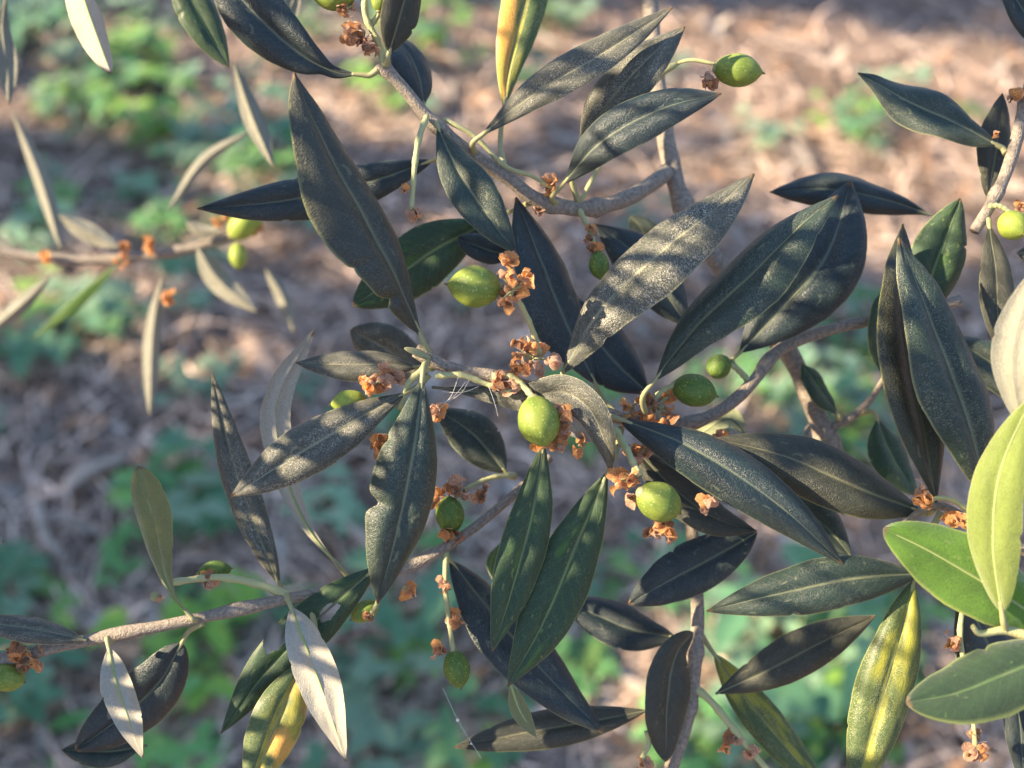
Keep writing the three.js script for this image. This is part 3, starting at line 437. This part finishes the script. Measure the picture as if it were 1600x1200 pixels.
leaf(d, D, [[683, 196, -0.3], [712, 260, 0], [760, 335, 0.2], [806, 396, 0.2]], 82, { r: [14, 6], fold: 0.25, rev: 0.1, p: [680, 186, -0.4] });
leaf(d, U, [[752, 212, -0.2], [830, 150, 0.2], [945, 82, 0.4], [1051, 12, 0.4]], 66, { r: [-10, -24], fold: 0.2, rev: 0.1, p: [742, 240, -0.7] });
leaf(d, U, [[905, 255, -1.2], [945, 170, -0.4], [1005, 100, 0], [1070, 42, 0]], 84, { sh: 0, r: [-24, -30], p: [905, 320, -1.8] });
leaf(d, B, [[880, 288, -0.6], [940, 222, 0.3], [1030, 172, 0.6], [1127, 146, 0.6]], 80, { sh: 0, r: [-20, -30], p: [878, 322, -1.7] });
leaf(d, O, [[787, 172, -2], [796, 100, -2.1], [822, -10, -2.2], [850, -190, -2.4]], 80, { r: [4, 4], p: [790, 270, -1.1], label: 'leaf half turned yellow' });
leaf(d, B, [[678, 250, -1.2], [570, 287, -1.2], [430, 316, -1.2], [308, 326, -1.2]], 80, { r: [0, 6], p: [700, 222, -0.7], wave: 0.1 });
leaf(d, B, [[800, 400, -2], [765, 392, -2], [714, 372, -2]], 48, { r: [0, 0], q: 0.6 });
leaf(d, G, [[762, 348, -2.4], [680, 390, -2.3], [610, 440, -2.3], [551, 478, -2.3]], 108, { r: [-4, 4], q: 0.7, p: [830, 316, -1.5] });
leaf(d, U, [[655, 590, -3.6], [610, 550, -3.6], [548, 515, -3.6]], 84, { r: [-10, -10], q: 0.6 });
olive(d, [1153, 110, -0.7], 74, 52, [1, 0.12, 0.1], 0, { pt: 0.64, label: 'olive on a curved stalk, half in sun' });
stalk(d, [[905, 318, -1.8], [960, 220, -1.9], [1040, 112, -1.2], [1075, 94, -0.8], [1116, 100, -0.7]], 7); cluster(d, [1106, 122, -0.6], 4, 9, { stretch: [0.6, 1.3] });
part('bud', sweep([P([1058, 100, -0.9]), P([1042, 108, -0.9]), P([1032, 116, -0.9])], (t) => 0.0009 * Math.sqrt(Math.sin(Math.PI * (0.06 + 0.9 * t))), { seg: 12, ring: 8 }), M.stalk, d);
stalk(d, [[667, 182, -0.2], [655, 215, 0.1], [648, 260, 0.2], [643, 328, 0.2]], 10, 'flower_stalk'); cluster(d, [648, 338, 0.2], 3, 7, { warm: 0.1, size: 0.8 }); cluster(d, [632, 300, 0.2], 2, 5, { warm: 0.1, size: 0.7 });
stalk(d, [[602, 104, 0.1], [590, 65, 0.2], [570, 20, 0.3], [575, -30, 0.3]], 11, 'flower_stalk'); stalk(d, [[580, 40, 0.2], [597, 12, 0.2], [605, -30, 0.2]], 9, 'flower_stalk');
cluster(d, [556, 55, 0.3], 6, 17, { warm: 0.2 }); cluster(d, [572, 72, 0.3], 4, 10, { warm: 0.1 }); cluster(d, [543, 12, 0.2], 4, 14, { warm: 0.2 });
olive(d, [523, -8, 0.2], 66, 48, [-1, 0.1, 0], 0); olive(d, [597, -4, 0.4], 46, 34, [0.2, -1, 0], 0);
stalk(d, [[694, 186, -0.5], [740, 212, -0.6], [790, 260, -0.8], [830, 275, -1], [862, 294, -1.2]], 8, 'flower_stalk'); cluster(d, [862, 292, -1.2], 5, 9, { warm: 0.7 }); cluster(d, [838, 330, -1.4], 2, 8, { warm: 0.5 });
stalk(d, [[905, 328, -1.7], [922, 362, -1.3], [932, 395, -1.2]], 9); olive(d, [936, 414, -1.1], 44, 32, [0.1, 1, 0], 1, { label: 'small undersized olive' }); cluster(d, [935, 390, -1.1], 4, 12, { warm: 0.5 }); cluster(d, [925, 365, -1.2], 2, 9, {});

// lower left twig
const e = branch('lower left twig crossing from the left edge with drooping pale leaves', [0, 1032, -0.6]);
stem(e, [[-700, 1170, -0.6], [-300, 1090, -0.6], [0, 1032, -0.6], [120, 1004, -0.6], [300, 968, -0.6], [450, 935, -0.7], [560, 912, -0.8], [650, 880, -1], [722, 838, -1.2], [797, 778, -1.6], [860, 715, -2]], 22, 14, { nodes: [0.44, 0.55, 0.66, 0.84], seg: 130 });
leaf(e, Pl, [[298, 963, -0.3], [268, 925, -0.2], [250, 870, -0.2], [236, 800, -0.2], [216, 728, -0.2]], 48, { r: [262, 196], pk: 0.66, q: 0.6, fold: 0.05, p: [306, 968, -0.5], label: 'twisted pale yellow leaf' });
leaf(e, B, [[284, 1005, -0.8], [245, 1070, -0.9], [190, 1120, -1], [118, 1172, -1]], 100, { r: [-2, 4], q: 0.62, p: [318, 972, -0.6], holes: [[0.62, 0.32, 0.07, 0.26]], label: 'dark leaf with a hole eaten in it' });
leaf(e, D, [[230, 1165, -1.4], [170, 1175, -1.4], [96, 1172, -1.3]], 54, { r: [4, 4] });
leaf(e, S, [[170, 1012, 0.2], [180, 1060, 0.5], [200, 1120, 0.6], [223, 1184, 0.6]], 54, { r: [176, 196], p: [172, 1003, -0.3], label: 'pale under side crossed by shadows' });
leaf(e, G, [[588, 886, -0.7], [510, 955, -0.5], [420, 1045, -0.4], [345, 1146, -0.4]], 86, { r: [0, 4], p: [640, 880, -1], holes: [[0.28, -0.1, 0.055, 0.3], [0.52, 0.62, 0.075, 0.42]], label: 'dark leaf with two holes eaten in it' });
leaf(e, S, [[455, 950, 0.3], [478, 1010, 0.7], [508, 1090, 0.8], [541, 1190, 0.7]], 72, { r: [172, 190], p: [450, 936, -0.4], pk: 0.42, label: 'sunlit pale under side of a drooping leaf' });
leaf(e, O, [[474, 1035, -0.1], [440, 1110, 0.1], [385, 1250, 0.3]], 92, { r: [-4, -4], p: [480, 930, -0.7], label: 'leaf turned yellow and orange' });
leaf(e, U, [[437, 914, -1.6], [408, 845, -1.6], [365, 725, -1.6], [331, 582, -1.6]], 58, { r: [-12, -4], p: [446, 936, -0.9] });
leaf(e, S, [[534, 890, -1.6], [482, 826, -1.6], [446, 740, -1.5], [432, 630, -1.5], [490, 516, -1.6]], 52, { sh: 0, r: [160, 190], p: [560, 910, -0.9], pk: 0.62, label: 'leaf bent over like a sickle' });
leaf(e, U, [[135, 1001, -0.4], [60, 985, -0.3], [-60, 968, -0.2]], 46, { r: [20, 20] });
leaf(e, B, [[703, 876, -1.6], [770, 960, -1.5], [860, 1062, -1.4], [942, 1145, -1.4]], 102, { r: [-6, 2], fold: 0.06, p: [690, 862, -1.2] });
leaf(e, D, [[790, 738, -2], [740, 680, -2], [680, 638, -2]], 80, { r: [-6, -6], p: [806, 745, -1.9] });
leaf(e, Pl, [[798, 1070, 0], [812, 1110, 0], [838, 1152, 0]], 32, { r: [170, 170] });
leaf(e, Yg, [[770, 905, -1.4], [768, 880, -1.4], [780, 850, -1.4]], 18, { r: [20, 20] });
leaf(e, S, [[-60, 890, -1], [-30, 850, -1], [6, 845, -1]], 60, { r: [170, 170] });
stalk(e, [[450, 930, -0.7], [400, 912, -0.8], [340, 902, -0.8], [268, 910, -0.7]], 13); olive(e, [335, 893, -1.3], 52, 34, [1, -0.2, 0], 1); cluster(e, [318, 908, -0.8], 4, 12, { warm: 0.3 });
part('bud', new THREE.SphereGeometry(0.0011, 12, 8).translate(...P([242, 932, -0.7]).toArray()), M.stalk, e); cluster(e, [250, 934, -0.7], 1, 3, { size: 0.7 });
olive(e, [10, 1058, -0.5], 60, 44, [1, 0.2, 0.2], 0, { label: 'olive cut by the left edge' }); cluster(e, [40, 1015, -0.4], 6, 26, { stretch: [1.4, 0.4], warm: 0.6 }); cluster(e, [45, 1038, -0.4], 3, 14, { stretch: [1.3, 0.3] });
stalk(e, [[130, 998, -0.5], [70, 1000, -0.4], [0, 1012, -0.3]], 11, 'flower_stalk');
stalk(e, [[697, 862, -1.1], [696, 920, -1], [702, 970, -0.9], [708, 1018, -0.8]], 9); olive(e, [714, 1045, -0.8], 58, 42, [0.2, 1, 0.1], 1, { label: 'lone olive at the end of a long hanging stalk' }); cluster(e, [686, 1020, -0.8], 4, 10, { warm: 0.9 }); cluster(e, [708, 968, -0.9], 4, 14, { warm: 0.6, stretch: [1.3, 0.5] }); cluster(e, [700, 915, -1], 3, 8, { warm: 0.2 });
stalk(e, [[806, 742, -1.9], [770, 746, -1.7], [735, 760, -1.5], [712, 775, -1.3]], 8); olive(e, [703, 804, -1.2], 58, 45, [-0.05, -1, 0.2], 1, { label: 'olive hanging between dried flowers above the twig' }); cluster(e, [714, 772, -1.2], 6, 18, { warm: 0.4 }); cluster(e, [682, 780, -1.3], 4, 12, {}); cluster(e, [704, 838, -1.1], 4, 12, { warm: 0.5, stretch: [1.2, 0.5] }); cluster(e, [752, 772, -1.5], 2, 9, { warm: 0.2 });
olive(e, [570, 955, -0.9], 48, 32, [-0.8, 0.5, 0], 0); stalk(e, [[598, 900, -0.9], [590, 940, -0.6], [576, 965, -0.5]], 8); cluster(e, [574, 962, -0.5], 2, 5, {}); cluster(e, [630, 918, -0.9], 4, 12, { warm: 0.9 });
// the part of the twig beyond the left edge
for (const [x, y, dx, dy, z] of [[-120, 1052, 40, -230, 0.6], [-160, 1062, -60, 200, 0.3], [-330, 1096, 60, -260, 0.4], [-360, 1102, -30, 220, -0.4], [-520, 1134, 50, -250, 0]]) leaf(e, D, [[x, y, -0.6], [x + dx * 0.5, y + dy * 0.5, z], [x + dx, y + dy, z]], 84, {});

// stem at the lower middle right
const f = branch('thin vertical stem at lower right of centre with dull brown leaves', [1050, 1220, -2]);
stem(f, [[1035, 1240, -2], [1062, 1160, -2], [1078, 1100, -2], [1086, 1030, -2.1], [1090, 940, -2.3], [1080, 820, -2.6], [1065, 680, -2.6]], 24, 18, { nodes: [0.25, 0.4] });
leaf(f, B, [[1182, 832, -1.6], [1120, 868, -1.5], [1050, 905, -1.4], [982, 944, -1.4]], 92, { r: [4, -4], q: 0.7 });
leaf(f, N, [[1118, 1084, -1.4], [1190, 1052, -1.3], [1280, 1005, -1.3], [1368, 962, -1.3]], 78, { r: [4, 4] });
leaf(f, N, [[1082, 988, -1.8], [1056, 1020, -1.5], [1042, 1095, -1.4], [1040, 1190, -1.5]], 76, { r: [-30, 4], fold: 0.1, q: 0.65, label: 'dull leaf folded over at its base' });
leaf(f, Y, [[1116, 1022, -2.4], [1165, 1090, -2.4], [1222, 1160, -2.4], [1300, 1250, -2.4]], 66, { r: [-10, -10], p: [1092, 985, -2.3], label: 'green leaf with a yellow edge' });
leaf(f, B, [[1056, 996, -2.6], [990, 985, -2.6], [940, 965, -2.6], [872, 935, -2.6]], 76, { r: [0, 0], p: [1088, 1010, -2.2] });
leaf(f, N, [[1012, 1110, -2], [920, 1128, -2], [820, 1145, -2], [709, 1168, -2]], 66, { r: [0, 0] });
stalk(f, [[1080, 1070, -2], [1110, 1095, -1.9], [1145, 1138, -1.8], [1205, 1210, -1.7]], 12, 'flower_stalk'); cluster(f, [1140, 1160, -1.8], 4, 12, { warm: 0.3 }); cluster(f, [1172, 1175, -1.8], 2, 6, {});
stalk(f, [[1020, 1230, -1.6], [1004, 1190, -1.5], [1014, 1160, -1.5], [1010, 1142, -1.5]], 10, 'flower_stalk'); cluster(f, [1005, 1200, -1.4], 3, 9, {});

// right hand twig with the two long crossed leaves
const g = branch('right hand twig with two long dark crossed leaves and a yellow leaf', [1500, 800, 0]);
stem(g, [[1700, 905, -0.2], [1600, 860, -0.2], [1520, 815, -0.1], [1462, 790, 0], [1420, 812, -0.3], [1395, 840, -0.5]], 20, 9, { nodes: [0.5, 0.8], seg: 50 });
leaf(g, D, [[1538, 768, 0.4], [1505, 640, 0.8], [1448, 490, 0.9], [1404, 372, 0.7]], 108, { r: [24, 20], fold: 0.2, rev: 0.3, p: [1545, 828, -0.1], label: 'large dark leaf in front of the other' });
leaf(g, N, [[1462, 785, 0], [1438, 660, 0.1], [1410, 520, 0], [1410, 350, -0.2]], 96, { r: [22, 30], label: 'dark leaf behind the other' });
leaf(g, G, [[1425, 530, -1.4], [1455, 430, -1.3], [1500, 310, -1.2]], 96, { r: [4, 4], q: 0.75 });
leaf(g, D, [[1640, 630, -1.6], [1560, 575, -1.6], [1478, 522, -1.6]], 78, { r: [0, 0] });
leaf(g, N, [[1440, 800, -0.4], [1345, 765, -0.2], [1230, 715, -0.2], [1115, 685, -0.4]], 104, { r: [2, -4], fold: 0.05, p: [1460, 792, -0.1] });
leaf(g, D, [[1440, 896, 0.2], [1330, 905, 0.6], [1210, 930, 0.7], [1104, 955, 0.6]], 92, { r: [2, 2], fold: 0.14, p: [1525, 820, -0.1] });
leaf(g, Y, [[1428, 905, 0.2], [1402, 1010, 0.4], [1370, 1120, 0.5], [1330, 1260, 0.5]], 98, { r: [-16, -8], rev: 0.3, p: [1470, 800, 0], label: 'leaf turned yellow along one half' });
leaf(g, B, [[1500, 905, -0.4], [1530, 980, -0.6], [1610, 1130, -0.8]], 104, { r: [0, 0] });
leaf(g, B, [[1580, 1060, -0.6], [1592, 1120, -0.6], [1600, 1230, -0.6]], 50, { r: [10, 10] });
leaf(g, D, [[1330, 870, -1.6], [1285, 820, -1.7], [1210, 770, -1.8]], 74, { r: [0, 0] });
stalk(g, [[1530, 815, 0.1], [1490, 782, 0.3], [1465, 778, 0.4], [1445, 786, 0.5]], 9, 'flower_stalk'); cluster(g, [1440, 782, 0.5], 7, 13, { stretch: [0.7, 1.5], warm: 0.7 }); cluster(g, [1490, 808, 0.4], 5, 12, { warm: 0.6 });
stalk(g, [[1515, 900, -0.2], [1500, 985, -0.1], [1505, 1030, 0], [1520, 1120, 0.2], [1525, 1180, 0.3]], 9, 'flower_stalk'); cluster(g, [1522, 1175, 0.3], 6, 14, { warm: 0.3 }); cluster(g, [1488, 1006, 0], 2, 7, {}); cluster(g, [1515, 1145, 0.2], 2, 7, { warm: 0.4 });

// far right twig
const h = branch('far right twig at the upper right edge with a single bright olive', [1600, 165, -0.8]);
stem(h, [[1655, -60, -0.9], [1620, 90, -0.9], [1598, 180, -0.8], [1572, 270, -0.6], [1545, 325, -0.5], [1522, 362, -0.5]], 24, 18, { nodes: [0.5, 0.85], seg: 50 });
leaf(h, D, [[1560, 228, -0.8], [1490, 192, -0.8], [1420, 160, -0.9], [1341, 114, -0.9]], 72, { r: [10, 24], wave: 0.16, p: [1572, 240, -0.7] });
leaf(h, N, [[1542, 310, -1.4], [1556, 230, -1.4], [1566, 146, -1.5]], 56, { r: [10, 10] });
leaf(h, N, [[1545, 348, -0.4], [1556, 430, -0.3], [1560, 546, -0.3]], 58, { r: [4, 12], p: [1535, 342, -0.5] });
leaf(h, B, [[1655, 90, -0.6], [1600, 20, -0.5], [1556, -60, -0.4]], 50, { r: [0, 0] });
leaf(h, U, [[1590, 395, -1], [1640, 400, -1], [1700, 410, -1]], 60, {});
olive(h, [1583, 352, -0.2], 50, 46, [0.3, 0.6, 0.7], 2, { label: 'bright green olive' }); stalk(h, [[1545, 322, -0.4], [1562, 322, -0.3], [1578, 332, -0.2]], 9); cluster(h, [1592, 322, -0.4], 3, 10, { warm: 0.3 }); cluster(h, [1556, 208, -0.6], 1, 2, { size: 0.7 }); cluster(h, [1590, 152, -0.6], 2, 7, { warm: 0.1 });

// bright young shoot close to the lens
const y = branch('bright yellow green young shoot close by at the lower right edge', [1620, 1000, 2.2]);
stem(y, [[1720, 1005, 2.2], [1620, 997, 2.2], [1570, 985, 2.2], [1530, 990, 2.3], [1520, 978, 2.4]], 30, 8, { mat: M.stalk, seg: 30 });
leaf(y, Pl, [[1566, 958, 2.4], [1552, 850, 2.7], [1562, 740, 2.8], [1612, 620, 2.8]], 90, { r: [-24, -16], sheet: true, rib: true, ribw: 8, p: [1572, 985, 2.2], q: 0.7, label: 'pale upright leaf with its under side showing' });
leaf(y, Yg, [[1650, 985, 2], [1560, 925, 2.1], [1450, 860, 2.1], [1380, 826, 2]], 128, { r: [10, 6], sheet: true, q: 0.6, wave: 0.16, pk: 0.5, label: 'bright green broad leaf' });
leaf(y, 'broad', [[1680, 1010, 2.6], [1580, 1050, 2.8], [1490, 1085, 2.9], [1416, 1098, 2.9]], 120, { r: [12, 18], q: 0.6, wave: 0.05, label: 'broad green leaf with a pale rim' });
leaf(y, 'dull', [[1604, 690, 2.6], [1582, 560, 2.7], [1622, 410, 2.7]], 70, { r: [165, 165], rib: false, label: 'narrow pale leaf at the right edge' });

// leaves hanging in from above at the top left
const t = branch('leafy shoot hanging into the top left corner, slightly out of focus', [150, -80, -2.6]);
stem(t, [[-150, -260, -2.6], [60, -150, -2.6], [200, -110, -2.6], [330, -110, -3]], 20, 14, { seg: 30 });
leaf(t, S, [[112, -70, -2.2], [132, 0, -2], [155, 65, -2], [173, 114, -2]], 68, { r: [170, 170], sh: 0, fold: 1.3, rev: 0.05, q: 0.6, p: [120, -128, -2.6], label: 'folded leaf, one half sunlit' });
leaf(t, G, [[262, -70, -2.6], [298, 0, -2.6], [330, 60, -2.6], [358, 106, -2.6]], 66, { r: [6, 6], fold: 0.2, p: [262, -108, -2.8] });
leaf(t, 'dull', [[366, 100, -8], [392, 175, -8], [428, 262, -8]], 40, { sh: 0, fold: 0.6, r: [176, 180] });
leaf(t, 'dull', [[470, -30, -6.5], [450, 20, -6.5], [425, 60, -6.5]], 30, { sh: 0, r: [176, 180] });
leaf(t, 'dull', [[10, -10, -7], [4, 40, -7], [12, 110, -7], [14, 165, -7]], 34, { sh: 0, r: [176, 180] });

// blurred twig in the background at the left
const k = branch('blurred twig farther back at left centre with narrow sunlit leaves', [0, 392, -14]);
stem(k, [[-200, 360, -13], [0, 393, -14], [80, 405, -14], [200, 404, -14], [290, 390, -14], [372, 368, -14]], 18, 14, { nodes: [0.5, 0.66, 0.82], seg: 50 });
for (const [kind, p, w, r, lab] of [[S, [[96, 390, -14], [62, 275, -14], [18, 170, -14]], 36, [-50, -40]], [S, [[92, 335, -13.5], [130, 358, -13.5], [186, 388, -13.5]], 46, [-30, -30]], [S, [[82, 428, -14], [40, 470, -14], [-30, 530, -14]], 36, [-40, -40]], [S, [[255, 425, -14], [240, 510, -14], [234, 650, -14]], 38, [-25, -40]], [S, [[308, 384, -13.5], [340, 435, -13.5], [402, 488, -13.5]], 54, [-45, -25]], [S, [[24, 395, -14], [-10, 375, -14], [-60, 330, -14]], 36, [-30, -30]], [Yg, [[185, 410, -17], [130, 465, -17], [50, 530, -17]], 24, [10, 10]], [S, [[262, 330, -15], [320, 250, -15], [390, 205, -15]], 28, [-50, -50]], [S, [[415, 420, -16], [440, 460, -16], [460, 520, -16]], 34, [10, 10]], [S, [[290, 345, -13.5], [315, 360, -13.5], [350, 362, -13.5]], 34, [160, 160]]]) leaf(k, kind === S ? 'dull' : kind, p, w * 0.85, kind === S ? { r: [174, 178], sh: 0, fold: 0.65, rev: 0.05, rib: false } : { r, rib: false });
olive(k, [383, 350, -13.5], 60, 44, [0.6, -0.5, 0], 2); olive(k, [372, 400, -13.5], 40, 28, [0.1, 1, 0], 2);
cluster(k, [236, 384, -13.7], 5, 8, { warm: 1 }); cluster(k, [262, 462, -13.7], 6, 10, { warm: 1, stretch: [0.5, 1.6] }); cluster(k, [74, 402, -13.7], 4, 6, { warm: 1 }); cluster(k, [186, 408, -13.7], 3, 8, { warm: 1 }); cluster(k, [195, 380, -13.7], 3, 7, { warm: 0.9 }); cluster(k, [392, 365, -13.4], 6, 16, { warm: 1 }); cluster(k, [345, 345, -13.4], 4, 10, { warm: 1 });

// cobweb
const webMat = new THREE.MeshStandardMaterial({ color: new THREE.Color().setRGB(0.7, 0.68, 0.62), roughness: 0.4 });
const web = thing('cobweb', 'fine cobweb threads spun beside the twig tip above the drooping leaf', 'cobweb', P([700, 600, 0.6]));
for (const [p, q] of [[[686, 640, 0.7], [716, 590, 0.4]], [[682, 634, 0.7], [728, 596, 0.4]], [[700, 628, 0.6], [735, 590, 0.3]], [[762, 600, 0.4], [778, 650, 0.4]], [[690, 612, 0.6], [748, 604, 0.4]]]) part('thread', sweep([P(p), P([(p[0] + q[0]) / 2 + 3, (p[1] + q[1]) / 2 + 5, p[2]]), P(q)], () => 0.000042, { seg: 12, ring: 5, wob: 0 }), webMat, web);
const line = thing('cobweb', 'single silk thread with tiny beads hanging below the lone olive', 'cobweb', P([700, 1090, -0.6]));
part('thread', sweep([P([692, 1075, -0.8]), P([716, 1126, -0.7]), P([752, 1185, -0.7])], () => 0.00004, { seg: 16, ring: 5, wob: 0 }), webMat, line);
for (const [x, yy, r] of [[715, 1125, 0.0004], [736, 1162, 0.00022]]) part('bead', new THREE.SphereGeometry(r, 8, 6).translate(...P([x, yy, -0.7]).toArray()), webMat, line);

// added unseen foliage at the left, placed leaf by leaf to dapple the branches
{
  const lit = [[741, 440, 40], [842, 636, 26], [1012, 772, 30], [1135, 104, 30], [800, 452, 34], [970, 750, 26], [985, 415, 60], [925, 510, 40], [1255, 345, 46], [1100, 510, 46], [560, 630, 50], [480, 568, 26], [625, 720, 26], [600, 860, 32], [870, 605, 36], [1230, 820, 60], [480, 1000, 56, 0.7], [525, 1130, 64, 0.7], [180, 1045, 50, 0.5], [215, 1155, 36, 0.5], [345, 650, 16, -1.6], [400, 860, 34, -1.6], [440, 560, 36, -1.6], [435, 675, 18, -1.6], [900, 115, 40], [1040, 170, 46, 0.6], [895, 262, 26], [1045, 62, 34, 0], [980, 140, 18, 0], [790, 90, 46, -2], [1395, 485, 20], [1375, 1080, 80], [1560, 760, 60, 2.6], [1450, 865, 50, 2], [1540, 920, 50, 2], [1595, 560, 40, 2.6], [140, 50, 46, -2], [320, 60, 34, -2.6], [640, 145, 20], [715, 580, 24], [1052, 270, 40, -4], [1090, 365, 26, -4], [100, 1008, 26], [1086, 950, 20, -2], [1575, 345, 24], [1495, 370, 24, -1], [545, 628, 20], [578, 600, 24], [440, 1120, 46], [650, 270, 40], [832, 560, 26], [1250, 600, 30, -3.5], [860, 480, 20, -1.5], [1480, 1080, 40, 2.8], [1520, 1160, 24], [240, 860, 24], [1560, 200, 16], [560, 60, 24], [985, 350, 16, -2.5], [60, 270, 50, -14], [240, 520, 50, -14], [130, 360, 40, -14], [345, 430, 40, -14], [236, 610, 36, -14], [40, 460, 40, -14], [370, 370, 40, -14], [390, 180, 36, -6.5]];
  const u = V3(0, 1, 0).cross(SUN).normalize(), w = SUN.clone().cross(u).normalize(), flat = (p) => [p.dot(u), p.dot(w)];
  const spots = lit.map(([x, y, r, z = 0.3]) => [...flat(P([x, y, z])), px(r, z)]), root = P([-1150, 900, 6]);
  const s = thing('olive_branch', 'added foliage shaped as an olive branch, unseen beyond the left edge, dappling the twigs in view', 'olive branch', root, 'olive branches');
  const fan = [[0.20, 0.30], [0.20, 0.15], [0.19, 0.02], [0.19, -0.12]].map(([x, y], n) => { const q = (xx, yy, zz) => CAM.clone().addScaledVector(FWD, F).addScaledVector(RIGHT, xx).addScaledVector(UPC, yy).addScaledVector(FWD, -zz); return [q(-0.42, -0.16 + n * 0.01, 0.12), q(-0.30, y * 0.5, 0.10), q(-x, y, 0.08), q(-x + 0.005, y + 0.12, 0.06 + 0.015 * n)]; });
  const lines = fan.map((p) => new THREE.CatmullRomCurve3(p, false, 'centripetal'));
  for (const l of lines) part('stem', sweep(l, (t) => 0.003 * (1 - 0.6 * t), { seg: 40, ring: 9 }), M.bark, s);
  const lp = lines.flatMap((l) => l.getSpacedPoints(40).slice(8)), done = [], big = litter.clone().scale(0.9, 0.9, 1.0);
  const bands = [[492, 1044, 0.6], [470, 985, 0.6], [196, 1092, 0.5], [205, 1128, 0.5], [1240, 372, 0.2], [1165, 455, 0.2], [935, 465, 0.6], [1105, 350, 0.6], [1010, 160, -0.7], [520, 690, 0.5], [635, 760, 1.2], [1380, 1000, 0.4]];
  const r = mulberry(77), q = (a, b) => a + (b - a) * r();
  for (let k = -bands.length; k < 2600 && done.length < 240; k++) {
    const bd = k < 0 ? bands[k + bands.length] : null;
    const tx = q(-150, 1750), ty = q(-100, 1300), p0 = P(bd ?? [tx, ty, q(-2, 1)]), far = (0.17 + p0.x) / 0.86 * q(1, 1.25); if (far < 0.03) continue;
    const c = p0.clone().addScaledVector(SUN, far), ax = bd ? FWD.clone().addScaledVector(UPC, q(-0.5, 0.5)).normalize() : V3(q(-0.6, 0.6), q(-1, 1), q(-1, 1)).normalize(), L = q(0.034, 0.05), W2 = 0.0048, A = flat(c.clone().addScaledVector(ax, -L / 2)), B2 = flat(c.clone().addScaledVector(ax, L / 2));
    const seg = (x, y) => { const dx = B2[0] - A[0], dy = B2[1] - A[1], t = clamp(((x - A[0]) * dx + (y - A[1]) * dy) / (dx * dx + dy * dy + 1e-12)); return Math.hypot(x - A[0] - t * dx, y - A[1] - t * dy); };
    if (!bd && spots.some(([x, y, rr]) => seg(x, y) < rr * 0.95 + W2)) continue;
    const m = flat(c); if (!bd && done.some(([x, y]) => Math.hypot(x - m[0], y - m[1]) < 0.0062)) continue;
    done.push(m);
    const o = shade(new THREE.Mesh(litter, M.shadeLeaf)); o.name = 'leaf'; o.position.copy(c).sub(s.position); const qn = new THREE.Quaternion().setFromUnitVectors(V3(1, 0, 0), ax); o.quaternion.copy(qn).multiply(new THREE.Quaternion().setFromAxisAngle(V3(1, 0, 0), q(0, 6.28))); o.scale.set(L / 0.05, 1, bd ? 0.4 : 0.95); s.add(o);
    const b = c.clone().addScaledVector(ax, -L / 2); let best = lp[0]; for (const z of lp) if (z.distanceTo(b) < best.distanceTo(b)) best = z;
    part('side_shoot', sweep([best, best.clone().lerp(b, 0.5).addScaledVector(UPC, 0.006), b], (t) => 0.0009 * (1 - 0.5 * t), { seg: 10, ring: 6 }), M.bark, s);
  }
}

renderer.render(scene, camera);
